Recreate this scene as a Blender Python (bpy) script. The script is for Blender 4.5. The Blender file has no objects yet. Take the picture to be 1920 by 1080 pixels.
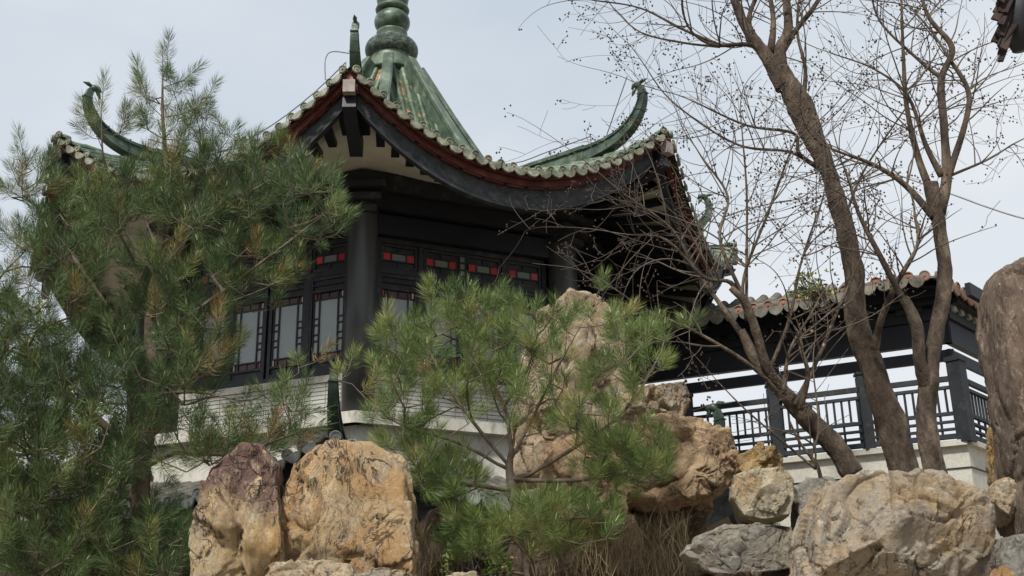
import bpy, math, random
import numpy as np
from mathutils import Vector, Matrix
scene = bpy.context.scene
C = scene.collection
R = math.radians
rng = np.random.default_rng(7)
random.seed(7)

# ------------------------------------------------------------------ camera, sky, sun, exposure
FPX, PITCH, ROLL = 2254.3, 0.353, 0.018
cp, sp, cr, sr = math.cos(PITCH), math.sin(PITCH), math.cos(ROLL), math.sin(ROLL)
CX = np.array([1., 0, 0]); CY = np.array([0, -sp, cp]); CF = np.array([0, cp, sp])
CRT = cr*CX - sr*CY; CUP = sr*CX + cr*CY
cam_data = bpy.data.cameras.new('camera'); cam = bpy.data.objects.new('camera', cam_data); C.objects.link(cam)
cam_data.sensor_width = 36; cam_data.lens = FPX/1920*36; cam_data.clip_end = 3000; cam_data.clip_start = .05
cam.matrix_world = Matrix(((CRT[0], CUP[0], -CF[0], 0), (CRT[1], CUP[1], -CF[1], 0), (CRT[2], CUP[2], -CF[2], 0), (0, 0, 0, 1)))
scene.camera = cam
scene.view_settings.view_transform = 'Standard'; scene.view_settings.look = 'None'
scene.view_settings.gamma = 1; scene.view_settings.use_curve_mapping = False
scene.view_settings.exposure = 0.4

SUN_EL, SUN_AZ = R(52), R(205)          # compass azimuth from +Y clockwise: behind the camera, a little to the left
world = bpy.data.worlds.new('World'); scene.world = world; world.use_nodes = True
wn = world.node_tree; wn.nodes.clear()
def N(t, typ, **k):
    n = t.nodes.new(typ)
    for a, b in k.items(): setattr(n, a, b)
    return n
sky = N(wn, 'ShaderNodeTexSky', sky_type='NISHITA', sun_disc=False, sun_elevation=SUN_EL, sun_rotation=SUN_AZ, air_density=1.2, dust_density=4.0)
tc = N(wn, 'ShaderNodeTexCoord'); mp = N(wn, 'ShaderNodeMapping'); mp.inputs['Scale'].default_value = (1, 1, 2.2)
nz = N(wn, 'ShaderNodeTexNoise'); nz.inputs['Scale'].default_value = 1.3; nz.inputs['Detail'].default_value = 5; nz.inputs['Roughness'].default_value = .5
cr_ = N(wn, 'ShaderNodeValToRGB')
cr_.color_ramp.elements[0].position = .40; cr_.color_ramp.elements[0].color = (4.7, 5.3, 5.95, 1)
cr_.color_ramp.elements[1].position = .62; cr_.color_ramp.elements[1].color = (6.5, 6.75, 7.0, 1)
mx = N(wn, 'ShaderNodeMix', data_type='RGBA'); mx.inputs[0].default_value = .9
bg = N(wn, 'ShaderNodeBackground'); bg.inputs['Strength'].default_value = .1; wo = N(wn, 'ShaderNodeOutputWorld')
L = wn.links.new
L(tc.outputs['Generated'], mp.inputs[0]); L(mp.outputs[0], nz.inputs['Vector']); L(nz.outputs['Fac'], cr_.inputs[0])
L(sky.outputs[0], mx.inputs[6]); L(cr_.outputs[0], mx.inputs[7]); L(mx.outputs[2], bg.inputs['Color']); L(bg.outputs[0], wo.inputs[0])
sd = bpy.data.lights.new('sun', 'SUN'); sun = bpy.data.objects.new('sun', sd); C.objects.link(sun)
sd.energy = 4.2; sd.angle = R(6); sd.color = (1, .95, .87)
to_sun = Vector((math.sin(SUN_AZ)*math.cos(SUN_EL), math.cos(SUN_AZ)*math.cos(SUN_EL), math.sin(SUN_EL)))
sun.rotation_euler = to_sun.to_track_quat('Z', 'Y').to_euler()

# ------------------------------------------------------------------ helpers
def ray(u, v): return CF*FPX + CRT*(u-960) + CUP*(540-v)
def at(u, v, Y):
    r = ray(u, v); return r*(Y/r[1])
def hashn(ix, iy, iz, seed):
    h = (ix.astype(np.int64)*374761393 + iy.astype(np.int64)*668265263 + iz.astype(np.int64)*2147483647*3 + seed*1274126177) & 0xffffffff
    h = ((h ^ (h >> 13))*1274126177) & 0xffffffff
    h = ((h ^ (h >> 16))*2246822519) & 0xffffffff
    return ((h ^ (h >> 15)) & 0xffff)/65535.
def vnoise(P, seed=0):
    P = np.asarray(P, float); I = np.floor(P); F = P-I; F = F*F*(3-2*F); I = I.astype(np.int64)
    r = 0
    for a in (0, 1):
        wx = F[:, 0] if a else 1-F[:, 0]
        for b in (0, 1):
            wy = F[:, 1] if b else 1-F[:, 1]
            for c in (0, 1):
                wz = F[:, 2] if c else 1-F[:, 2]
                r = r + wx*wy*wz*hashn(I[:, 0]+a, I[:, 1]+b, I[:, 2]+c, seed)
    return r*2-1
def worley(P, seed=0):
    """planar chips: every cell has its own height and tilt"""
    P = np.asarray(P, float); I = np.floor(P).astype(np.int64); bd = np.full(len(P), 1e9); val = np.zeros(len(P)); bd2 = bd.copy()
    for a in (-1, 0, 1):
        for b in (-1, 0, 1):
            for c in (-1, 0, 1):
                x, y, z = I[:, 0]+a, I[:, 1]+b, I[:, 2]+c
                h = [hashn(x, y, z, seed+k) for k in range(7)]
                d = P-np.stack([x+h[0], y+h[1], z+h[2]], 1); q = np.sum(d*d, 1)
                v = (h[3]-.5)*1.0+(d[:, 0]*(h[4]-.5)+d[:, 1]*(h[5]-.5)+d[:, 2]*(h[6]-.5))*2.4
                m = q < bd; bd2 = np.where(m, bd, np.minimum(bd2, q)); bd = np.where(m, q, bd); val = np.where(m, v, val)
    return val, np.sqrt(bd2)-np.sqrt(bd)
def fbm(P, oct=4, seed=0, ridged=False, gain=.5):
    P = np.asarray(P, float); s = 0; a = 1; t = 0
    for o in range(oct):
        n = vnoise(P*(2.03**o)+o*17.3, seed+o)
        s = s + a*((1-2*np.abs(n)) if ridged else n); t += a; a *= gain
    return s/t
def tag(o, label=None, cat=None, group=None, kind=None):
    if label: o['label'] = label
    if cat: o['category'] = cat
    if group: o['group'] = group
    if kind: o['kind'] = kind
    return o
def mesh(name, V, Fc, m, smooth=False, attr=None):
    me = bpy.data.meshes.new(name)
    V = np.asarray(V, float)
    if isinstance(Fc, np.ndarray):
        n, k = Fc.shape
        me.vertices.add(len(V)); me.vertices.foreach_set('co', V.ravel())
        me.loops.add(n*k); me.loops.foreach_set('vertex_index', Fc.ravel().astype(np.int32))
        me.polygons.add(n); me.polygons.foreach_set('loop_start', np.arange(0, n*k, k, dtype=np.int32))
        me.update(calc_edges=True)
    else:
        me.from_pydata(V.tolist(), [], Fc); me.update()
    if attr is not None:
        a = me.attributes.new('tint', 'FLOAT', 'POINT'); a.data.foreach_set('value', np.asarray(attr, np.float32))
    if m: me.materials.append(m)
    if smooth: me.polygons.foreach_set('use_smooth', [True]*len(me.polygons))
    return me
def obj(name, me, parent=None):
    o = bpy.data.objects.new(name, me); C.objects.link(o)
    if parent is not None: o.parent = parent
    return o
def empty(name, loc=(0, 0, 0)):
    o = bpy.data.objects.new(name, None); o.location = loc; C.objects.link(o); o.empty_display_size = .2
    return o
class MB:
    """collects geometry; parts are stored relative to origin org"""
    def __init__(s): s.V = []; s.F = []
    def add(s, V, F):
        b = len(s.V); s.V += [tuple(v) for v in V]; s.F += [tuple(i+b for i in f) for f in F]; return s
    def box(s, c, ax, ay, az, hx, hy, hz):
        c = np.array(c, float); ax, ay, az = (np.array(a, float) for a in (ax, ay, az))
        V = [c+ax*hx*i+ay*hy*j+az*hz*k for k in (-1, 1) for j in (-1, 1) for i in (-1, 1)]
        return s.add(V, [(0, 2, 3, 1), (4, 5, 7, 6), (0, 1, 5, 4), (2, 6, 7, 3), (0, 4, 6, 2), (1, 3, 7, 5)])
    def bar(s, a, b, w, h, up=(0, 0, 1)):
        a = np.array(a, float); b = np.array(b, float); d = b-a; l = np.linalg.norm(d); d /= l
        x = np.cross(d, up); x /= np.linalg.norm(x); z = np.cross(x, d)
        return s.box((a+b)/2, d, x, z, l/2, w/2, h/2)
    def loft(s, rings, close=True, caps=True):
        n = len(rings[0]); V = [p for r in rings for p in r]; F = []
        m = n if close else n-1
        for i in range(len(rings)-1):
            for j in range(m):
                k = (j+1) % n; F.append((i*n+j, i*n+k, (i+1)*n+k, (i+1)*n+j))
        if caps and close: F.append(tuple(range(n-1, -1, -1))); F.append(tuple((len(rings)-1)*n+j for j in range(n)))
        return s.add(V, F)
    def tube(s, P, rad, n=8, noise=0, seed=0):
        P = np.array(P, float); rad = np.broadcast_to(rad, (len(P),)) if np.ndim(rad) == 0 else np.array(rad)
        T = np.gradient(P, axis=0); T /= np.linalg.norm(T, axis=1)[:, None]+1e-9
        up = np.array([.13, 1., .07]); rings = []
        for i in range(len(P)):
            x = np.cross(T[i], up); x /= np.linalg.norm(x); y = np.cross(x, T[i])
            a = np.arange(n)/n*2*math.pi
            r = rad[i]
            ring = P[i]+np.cos(a)[:, None]*x*r+np.sin(a)[:, None]*y*r
            if noise:
                k = fbm(ring*np.array([7, 7, 2.5])/max(.15, 1), 3, seed); k2 = fbm(ring*np.array([16, 16, 9.]), 3, seed+5, True); ring = P[i]+(ring-P[i])*(1+noise*k+noise*.35*k2)[:, None]
            rings.append(ring)
        return s.loft(rings)
    def build(s, name, m, parent=None, smooth=False, origin=None):
        V = np.array(s.V, float)
        if parent is not None and origin is None: origin = world_loc(parent)
        if origin is not None: V = V-np.array(origin)
        o = obj(name, mesh(name, V, s.F, m, smooth), parent)
        return o
def world_loc(o):
    v = np.zeros(3)
    while o is not None: v += np.array(o.location); o = o.parent
    return v
def catmull(P, n):
    P = np.array(P, float); Q = np.vstack([2*P[0]-P[1], P, 2*P[-1]-P[-2]]); out = []
    for i in range(1, len(Q)-2):
        for t in np.linspace(0, 1, n, endpoint=False):
            a, b, c, d = Q[i-1], Q[i], Q[i+1], Q[i+2]
            out.append(.5*((2*b)+(-a+c)*t+(2*a-5*b+4*c-d)*t*t+(-a+3*b-3*c+d)*t**3))
    out.append(P[-1]); return np.array(out)

# ------------------------------------------------------------------ materials
def mat(name, stops, scale=4, rough=.8, bump=.2, bscale=30, detail=6, spec=.3, tint=None, stretch=(1, 1, 1), rand=0.0, bdist=.02, coord='Object', wear=None, trans=0):
    m = bpy.data.materials.new(name); m.use_nodes = True; t = m.node_tree; b = t.nodes['Principled BSDF']; l = t.links.new
    tcn = N(t, 'ShaderNodeTexCoord'); mpn = N(t, 'ShaderNodeMapping'); mpn.inputs['Scale'].default_value = stretch
    l(tcn.outputs[coord], mpn.inputs[0])
    oi = N(t, 'ShaderNodeObjectInfo'); add = N(t, 'ShaderNodeVectorMath', operation='ADD'); ml = N(t, 'ShaderNodeMath', operation='MULTIPLY'); ml.inputs[1].default_value = 37.
    l(oi.outputs['Random'], ml.inputs[0]); l(mpn.outputs[0], add.inputs[0]); l(ml.outputs[0], add.inputs[1])
    n1 = N(t, 'ShaderNodeTexNoise'); n1.inputs['Scale'].default_value = scale; n1.inputs['Detail'].default_value = detail; n1.inputs['Roughness'].default_value = .6
    l(add.outputs[0], n1.inputs['Vector'])
    rp = N(t, 'ShaderNodeValToRGB'); el = rp.color_ramp.elements
    k = len(stops)
    while len(el) < k: el.new(.5)
    for i, s in enumerate(stops):
        if len(s) == 4: el[i].position = s[0]; c = s[1:]
        else: el[i].position = .3+.4*i/max(1, k-1); c = s
        el[i].color = (*c, 1)
    if tint:
        at_ = N(t, 'ShaderNodeAttribute', attribute_name='tint'); l(at_.outputs['Fac'], rp.inputs[0])
    else: l(n1.outputs['Fac'], rp.inputs[0])
    col = rp.outputs[0]
    if rand:
        hs = N(t, 'ShaderNodeHueSaturation'); mr = N(t, 'ShaderNodeMapRange'); mr.inputs[3].default_value = 1-rand; mr.inputs[4].default_value = 1+rand
        l(oi.outputs['Random'], mr.inputs[0]); l(mr.outputs[0], hs.inputs['Value']); l(col, hs.inputs['Color']); col = hs.outputs[0]
    if wear:      # (colour, scale, low, high)
        n3 = N(t, 'ShaderNodeTexNoise'); n3.inputs['Scale'].default_value = wear[1]; n3.inputs['Detail'].default_value = 8; n3.inputs['Roughness'].default_value = .7
        l(add.outputs[0], n3.inputs['Vector'])
        mr2 = N(t, 'ShaderNodeMapRange'); mr2.inputs[1].default_value = wear[2]; mr2.inputs[2].default_value = wear[3]
        l(n3.outputs['Fac'], mr2.inputs[0])
        mm = N(t, 'ShaderNodeMix', data_type='RGBA'); mm.inputs[7].default_value = (*wear[0], 1)
        l(mr2.outputs[0], mm.inputs[0]); l(col, mm.inputs[6]); col = mm.outputs[2]
    l(col, b.inputs['Base Color'])
    b.inputs['Roughness'].default_value = rough; b.inputs['Specular IOR Level'].default_value = spec
    if bump:
        n2 = N(t, 'ShaderNodeTexNoise'); n2.inputs['Scale'].default_value = bscale; n2.inputs['Detail'].default_value = 8; n2.inputs['Roughness'].default_value = .65
        l(add.outputs[0], n2.inputs['Vector'])
        bp = N(t, 'ShaderNodeBump'); bp.inputs['Strength'].default_value = bump; bp.inputs['Distance'].default_value = bdist
        l(n2.outputs['Fac'], bp.inputs['Height']); l(bp.outputs[0], b.inputs['Normal'])
    return m
def rockmat(name, c1, c2, c3, stain=None, crack=.9, white=0.0, scale=1.6, stretch=(1, 1, 1)):
    m = bpy.data.materials.new(name); m.use_nodes = True; t = m.node_tree; b = t.nodes['Principled BSDF']; l = t.links.new
    tcn = N(t, 'ShaderNodeTexCoord'); mpn = N(t, 'ShaderNodeMapping'); mpn.inputs['Scale'].default_value = stretch; mpn.inputs['Rotation'].default_value = (.3, .5, 0); l(tcn.outputs['Object'], mpn.inputs[0])
    oi = N(t, 'ShaderNodeObjectInfo'); ml = N(t, 'ShaderNodeMath', operation='MULTIPLY'); ml.inputs[1].default_value = 50.; l(oi.outputs['Random'], ml.inputs[0])
    add = N(t, 'ShaderNodeVectorMath', operation='ADD'); l(mpn.outputs[0], add.inputs[0]); l(ml.outputs[0], add.inputs[1])
    def noise(s, d=6, r=.6, dist=0., ty='FBM', off=0.):
        n = N(t, 'ShaderNodeTexNoise'); n.inputs['Scale'].default_value = s; n.inputs['Detail'].default_value = d; n.inputs['Roughness'].default_value = r; n.inputs['Distortion'].default_value = dist
        v = add.outputs[0]
        if off:
            a2 = N(t, 'ShaderNodeVectorMath', operation='ADD'); a2.inputs[1].default_value = (off, off*.7, -off); l(v, a2.inputs[0]); v = a2.outputs[0]
        l(v, n.inputs['Vector']); return n.outputs['Fac']
    def rng_(v, a, b_):
        r = N(t, 'ShaderNodeMapRange'); r.inputs[1].default_value = a; r.inputs[2].default_value = b_; l(v, r.inputs[0]); return r.outputs[0]
    def math_(op, a, b_):
        x = N(t, 'ShaderNodeMath', operation=op)
        for v, i in ((a, 0), (b_, 1)):
            if isinstance(v, (int, float)): x.inputs[i].default_value = v
            else: l(v, x.inputs[i])
        return x.outputs[0]
    def mix(f, a, b_):
        x = N(t, 'ShaderNodeMix', data_type='RGBA'); l(f, x.inputs[0])
        for v, i in ((a, 6), (b_, 7)):
            if isinstance(v, tuple): x.inputs[i].default_value = (*v, 1)
            else: l(v, x.inputs[i])
        return x.outputs[2]
    col = mix(rng_(noise(scale, 6, .6, .8), .42, .60), c1, c2)
    col = mix(rng_(noise(scale*2.1, 8, .72, .6, off=3.), .50, .64), col, c3)
    if stain:
        z = N(t, 'ShaderNodeSeparateXYZ'); l(tcn.outputs['Object'], z.inputs[0])
        zz = math_('MULTIPLY_ADD', noise(3.2, 9, .75, .8), 1.5); zz.node.inputs[2].default_value = 0; l(z.outputs[2], zz.node.inputs[2])
        col = mix(rng_(zz, stain[3]+.22, stain[3]+.62), col, tuple(stain[:3]))
    dk = tuple(v*.28 for v in c2)
    col = mix(rng_(noise(5., 9, .78, .5, off=9.), .55, .66), col, tuple(min(.72, v*1.35+.05) for v in c1))      # pale crystal patches
    col = mix(rng_(noise(8., 9, .8, .3, off=14.), .56, .66), col, dk)                                            # dark pitting
    col = mix(rng_(noise(22, 6, .8, 0, off=5.), .56, .68), col, (.50, .44, .35))
    # fissures: narrow band around the middle value of a warped noise
    f1 = math_('ABSOLUTE', math_('SUBTRACT', noise(1.5, 5, .55, 1.6, off=21.), .5), 0); f2 = math_('ABSOLUTE', math_('SUBTRACT', noise(3.3, 5, .6, 1.1, off=27.), .5), 0)
    ck = math_('MINIMUM', rng_(f1, 0, .012), rng_(f2, .0, .009)); inv = math_('SUBTRACT', 1.0, ck)
    fade = math_('MULTIPLY', inv, math_('MULTIPLY', rng_(noise(1.9, 3, .5, 0, off=33.), .46, .60), crack))
    col = mix(fade, col, (.045, .03, .022))
    if white: col = mix(rng_(noise(1.3, 7, .7, 2.0, off=40.), 1-white, 1.05-white), col, (.62, .56, .50))
    l(col, b.inputs['Base Color']); b.inputs['Roughness'].default_value = .85; b.inputs['Specular IOR Level'].default_value = .3
    h = math_('SUBTRACT', noise(6, 12, .74, .4), math_('MULTIPLY', fade, .5))
    bp = N(t, 'ShaderNodeBump'); bp.inputs['Strength'].default_value = 1.; bp.inputs['Distance'].default_value = .11; l(h, bp.inputs['Height'])
    bp2 = N(t, 'ShaderNodeBump'); bp2.inputs['Strength'].default_value = .8; bp2.inputs['Distance'].default_value = .018; l(noise(38, 8, .75), bp2.inputs['Height']); l(bp.outputs[0], bp2.inputs['Normal'])
    l(bp2.outputs[0], b.inputs['Normal'])
    return m
M = {}
M['ground'] = mat('soil', [(.20, .16, .11), (.30, .25, .18), (.36, .31, .24)], 1.5, .95, .8, 12, bdist=.05)
M['tile'] = mat('glazed_tile', [(.035, .065, .042), (.075, .115, .075), (.17, .21, .15)], 6, .45, .25, 25, rand=.25, wear=((.26, .27, .19), 9, .56, .70))
M['ridge'] = mat('glazed_ridge', [(.022, .042, .028), (.062, .092, .064), (.14, .18, .13)], 5, .42, .3, 22, stretch=(1, 1, .6), wear=((.02, .03, .022), 7, .55, .7))
M['darkglaze'] = mat('dark_glaze', [(.012, .02, .015), (.045, .075, .055), (.13, .18, .14)], 5, .35, .4, 20)
M['cap'] = mat('tile_cap', [(.055, .062, .045), (.135, .14, .105), (.26, .26, .205)], 9, .65, .3, 40, rand=.15)
M['graycap'] = mat('gray_tile_cap', [(.10, .11, .11), (.20, .21, .20), (.30, .31, .28)], 9, .7, .3, 40, rand=.2)
M['pan'] = mat('roof_pan', [(.018, .045, .027), (.04, .075, .045), (.09, .10, .05)], 3.2, .7, .6, 14, wear=((.36, .14, .06), 3.2, .555, .57))
M['red'] = mat('red_paint', [(.045, .012, .011), (.085, .022, .02), (.12, .05, .042)], 5, .6, .2, 40, rand=.12, wear=((.20, .13, .10), 13, .62, .75))
M['blockpaint'] = mat('faded_block_paint', [(.20, .17, .155), (.32, .28, .26)], 8, .7, .3, 30, wear=((.10, .08, .07), 9, .55, .7))
M['pink'] = mat('faded_pink', [(.15, .05, .05), (.30, .17, .16)], 6, .7, .2)
M['dark'] = mat('dark_lacquer', [(.014, .016, .020), (.027, .029, .034)], 3, .5, .15, 30, wear=((.085, .085, .08), 7, .54, .78))
M['finial'] = mat('finial_glaze', [(.013, .024, .018), (.036, .060, .045), (.09, .13, .10)], 5, .4, .4, 20)
M['carved'] = mat('carved_dark_board', [(.022, .025, .030), (.060, .066, .074)], 8, .55, 1., 12, bdist=.06)
M['gallerypaint'] = mat('gallery_paint', [(.009, .011, .014), (.019, .022, .027)], 4, .6, .2, 30, wear=((.06, .06, .06), 9, .55, .8))
M['black'] = mat('black_lacquer', [(.006, .007, .012), (.012, .013, .02)], 3, .5, .1)
M['column'] = mat('column_lacquer', [(.022, .024, .025), (.048, .050, .050)], 2, .38, .12, 20, spec=.45, stretch=(1, 1, .2))
M['cream'] = mat('soffit_plaster', [(.50, .48, .42), (.62, .60, .53)], 2, .9, .2, 12, wear=((.45, .41, .35), 3, .55, .8))
M['brick'] = mat('pale_brick', [(.34, .345, .32), (.50, .50, .46)], 5, .9, .3, 40, rand=.13)
M['mortar'] = mat('mortar', [(.15, .15, .135), (.22, .22, .20)], 8, .95, .3)
M['stone'] = mat('white_stone', [(.34, .33, .29), (.52, .51, .46)], 3, .85, .5, 30, stretch=(1, 1, .35), wear=((.17, .155, .12), 3.5, .52, .72))
M['glass'] = mat('frosted_pane', [(.22, .26, .27), (.27, .31, .32)], 1.2, .22, 0, spec=.5)
M['glassdark'] = mat('dark_pane', [(.06, .075, .075), (.09, .10, .10)], 1.2, .25, 0, spec=.5)
M['redglass'] = mat('red_pane', [(.30, .028, .04), (.42, .06, .07)], 3, .3, 0, rand=.15)
M['paleglass'] = mat('pale_pink_pane', [(.55, .36, .34), (.62, .45, .42)], 3, .3, 0)
M['brownglass'] = mat('brown_pane', [(.06, .035, .035), (.08, .05, .05)], 3, .3, 0)
M['grayroof'] = mat('gray_roof_tile', [(.045, .043, .036), (.10, .095, .08), (.165, .155, .125)], 6, .85, .4, 25, rand=.2)
M['terracotta'] = mat('terracotta', [(.11, .065, .045), (.21, .11, .08)], 6, .85, .3, 40, rand=.3, wear=((.13, .115, .09), 7, .46, .6))
M['granite'] = mat('granite', [(.34, .33, .29), (.46, .45, .40)], 30, .85, .15, 60, wear=((.25, .24, .21), 1.5, .5, .8))
M['bark'] = mat('crape_bark', [(.022, .016, .012), (.072, .054, .040), (.19, .15, .112)], 7, .9, 1., 14, detail=9, stretch=(1, 1, .4), bdist=.07, wear=((.085, .058, .042), 2.6, .56, .68))
M['twig'] = mat('twig_bark', [(.055, .045, .038), (.13, .105, .085)], 6, .85, 0)
M['capsule'] = mat('seed_capsule', [(.03, .02, .015), (.06, .04, .03)], 6, .9, 0)
M['pinebark'] = mat('pine_bark', [(.055, .042, .03), (.12, .095, .07), (.17, .14, .11)], 6, .95, .9, 22, bdist=.02)
M['needle'] = mat('pine_needle', [(0, .028, .052, .020), (.45, .058, .105, .032), (.78, .13, .175, .050), (1, .20, .135, .055)], tint=True, rough=.55, bump=0)
M['needle_light'] = mat('young_pine_needle', [(0, .045, .078, .022), (.45, .100, .155, .040), (.8, .18, .22, .065), (1, .24, .18, .07)], tint=True, rough=.55, bump=0)
M['leaf'] = mat('small_leaf', [(0, .05, .08, .02), (.5, .10, .15, .035), (1, .25, .22, .06)], tint=True, rough=.6, bump=0)
M['dryleaf'] = mat('dry_leaf', [(0, .18, .11, .05), (.5, .30, .20, .09), (1, .42, .33, .12)], tint=True, rough=.7, bump=0)
M['drygrass'] = mat('dry_stems', [(0, .10, .085, .04), (.5, .17, .13, .07), (1, .26, .21, .13)], tint=True, rough=.8, bump=0)
M['wire'] = mat('grey_wire', [(.13, .13, .14), (.2, .2, .21)], 5, .5, 0)
M['wood'] = mat('weathered_dark_wood', [(.008, .006, .005), (.022, .014, .012), (.055, .034, .028)], 8, .9, .8, 30, stretch=(1, 1, .3), bdist=.03)
GREEN_Z = None

# ------------------------------------------------------------------ terrain
def hgt(x, y):
    t = np.clip((y-4.8)/2.9, 0, 1); t = t*t*(3-2*t)
    z = -1.6+2.36*t+.45*np.clip((y-7.7)/5, 0, 1)
    return z+.05*fbm(np.stack([x*.5, y*.5, x*0], -1), 4, 5)*(y > 4)
gx = np.concatenate([np.linspace(-600, -30, 16)[:-1], np.linspace(-30, 30, 121), np.linspace(30, 600, 16)[1:]])
gy = np.concatenate([np.linspace(-300, -5, 10)[:-1], np.linspace(-5, 40, 121), np.linspace(40, 1500, 25)[1:]])
X, Y = np.meshgrid(gx, gy); Z = hgt(X.ravel(), Y.ravel())
V = np.stack([X.ravel(), Y.ravel(), Z], 1); nx, ny = len(gx), len(gy)
ii, jj = np.meshgrid(np.arange(nx-1), np.arange(ny-1)); q = (jj*nx+ii).ravel()
tag(obj('ground', mesh('ground', V, np.stack([q, q+1, q+nx+1, q+nx], 1), M['ground'], True)), kind='structure')

# ------------------------------------------------------------------ pavilion
PD, PX, TH = 19.117, -2.123, 0.024
ST = math.pi/4; K = math.tan(ST/2); CA = math.cos(ST/2)
PC = np.array([PX, PD, 0.])
def dr(a): return np.array([math.sin(a), -math.cos(a), 0.])
pav = empty('pavilion', (PX, PD, 0))
tag(pav, 'octagonal pavilion with green glazed sweeping roof, dark walls and tall vase finial', 'pavilion')
HP = np.array([(.36, 11.24), (.95, 10.22), (1.36, 9.55), (1.75, 8.92), (2.1, 8.44), (2.45, 8.14), (2.85, 8.00), (3.44, 7.95), (4.5, 7.86), (5.2, 7.78), (6.0, 7.84)])
hpC = catmull(HP, 10)
def H(r): return np.interp(r, hpC[:, 0], hpC[:, 1])
RE = 6.0; SAG = 1.04
def surf(i, rho, x, lower=False):
    """point on roof face i at distance rho along the face normal and x along the eave"""
    r = rho/CA; t = np.clip(x/(rho*K), -1, 1); a = TH+(i+.5)*ST
    z = (Hl(r)-.62*(r/RL)**4*(1-t*t)) if lower else (H(r)-SAG*(r/RE)**3.2*(1-t*t))
    m = dr(a); e = np.array([math.cos(a), math.sin(a), 0])
    p = PC+m*rho+e*x; p[2] = z; return p
RL = 6.87
def Hl(r): return np.interp(r, [3.9, 5.0, 6.0, 6.87], [3.25, 3.0, 2.86, 2.92])
def roof_sheet(lower):
    mb = MB(); r0, r1 = (3.95, RL) if lower else (.36, RE)
    for i in range(8):
        rings = []
        for r in np.linspace(r0, r1, 12 if lower else 34):
            rho = r*CA; rings.append([surf(i, rho, t*rho*K, lower)-np.array([0, 0, .02]) for t in np.linspace(-1, 1, 13)])
        mb.loft(rings, close=False, caps=False)
    return mb
upper = roof_sheet(False).build('roof', M['pan'], pav, True)
def rowmesh(i, x, lower=False, n=None):
    rho1 = (RL if lower else RE)*CA; rho0 = max(abs(x)/K+.03, (4.0 if lower else .40)*CA)
    if rho1-rho0 < .12: return None
    L_ = rho1-rho0; k = n or max(2, int(L_/.26)); a = TH+(i+.5)*ST; e = np.array([math.cos(a), math.sin(a), 0])
    rings = []
    for q in range(k):
        for s_, rr in ((0, .046), (.985, .055)):
            rho = rho0+(rho1-rho0)*(q+s_)/k
            p = surf(i, rho, x, lower); p2 = surf(i, min(rho+.02, rho1), x, lower); p1 = surf(i, rho-.02, x, lower)
            d = p2-p1; d /= np.linalg.norm(d); up = np.cross(e, d); up = up if up[2] > 0 else -up
            rings.append([p+e*rr*math.cos(b)+up*rr*math.sin(b)*1.05 for b in np.linspace(-.15, math.pi+.15, 8)])
    return MB().loft(rings, close=False, caps=False)
def disc_mesh(name, r, m, th=.03):
    mb = MB(); a = np.linspace(0, 2*math.pi, 15)[:-1]
    def ring(rr, y): return [(rr*math.cos(t), y, rr*math.sin(t)) for t in a]
    mb.loft([ring(r, th), ring(r, 0), ring(r*.82, -.004), ring(r*.76, .006), ring(r*.3, .006), ring(r*.22, -.006)])
    return mesh(name, mb.V, mb.F, m)
def drip_mesh(name, w, h, m):
    mb = MB(); top = [(-w, 0, 0), (-w*.6, 0, .012), (0, 0, .016), (w*.6, 0, .012), (w, 0, 0)]
    bot = [(w*.98, 0, -h*.35), (w*.65, 0, -h*.8), (0, 0, -h*1.08), (-w*.65, 0, -h*.8), (-w*.98, 0, -h*.35)]
    f = top+bot; b = [(x, .03, z) for x, y, z in f]; mb.loft([f, b]); return mesh(name, mb.V, mb.F, m)
cap_me = disc_mesh('eave_cap', .054, M['cap']); drip_me = drip_mesh('drip_tile', .083, .078, M['cap'])
gcap_me = disc_mesh('eave_cap', .064, M['graycap']); gdrip_me = drip_mesh('drip_tile', .079, .10, M['graycap'])
def eave_tiles(parent, i, lower, rows=True):
    rho = (RL if lower else RE)*CA; half = rho*K; n = 29 if lower else 26; a = TH+(i+.5)*ST; sp_ = 2*half/n
    for k in range(n):
        x = -half+sp_*(k+.5)
        for kind in (0, 1):
            xx = x if kind == 0 else x+sp_/2
            if kind == 1 and k == n-1: continue
            p = surf(i, rho, xx, lower); q2 = surf(i, rho, xx+.02, lower); q1 = surf(i, rho, xx-.02, lower); tilt = math.atan2(q2[2]-q1[2], .04)
            o = obj('eave_cap' if kind == 0 else 'drip_tile', (gcap_me if kind == 0 else gdrip_me) if lower else (cap_me if kind == 0 else drip_me), parent)
            off = dr(a)*(.03 if kind == 0 else .045+.012*random.random()); z = .03 if kind == 0 else -.018
            o.location = (p+off+np.array([0, 0, z])) - world_loc(parent)
            o.rotation_euler = (R(random.uniform(-14, 2)) if kind else R(random.uniform(-6, 6)), -tilt*(.9 if kind else 0)+R(random.uniform(-5, 5)), a)
        if rows:
            mb = rowmesh(i, x, lower)
            if mb: mb.build('tile_row', M['grayroof' if lower else 'tile'], parent, True)
for i in (-2, -1, 0, 1): eave_tiles(upper, i, False)
for i in (2, 3, 4, 5):
    rho = RE*CA; half = rho*K
    for k in range(26):
        mb = rowmesh(i, -half+2*half/26*(k+.5))
        if mb: mb.build('tile_row', M['tile'], upper, True)
def hipframe(i): a = TH+i*ST; return dr(a), np.array([math.cos(a), math.sin(a), 0])
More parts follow.
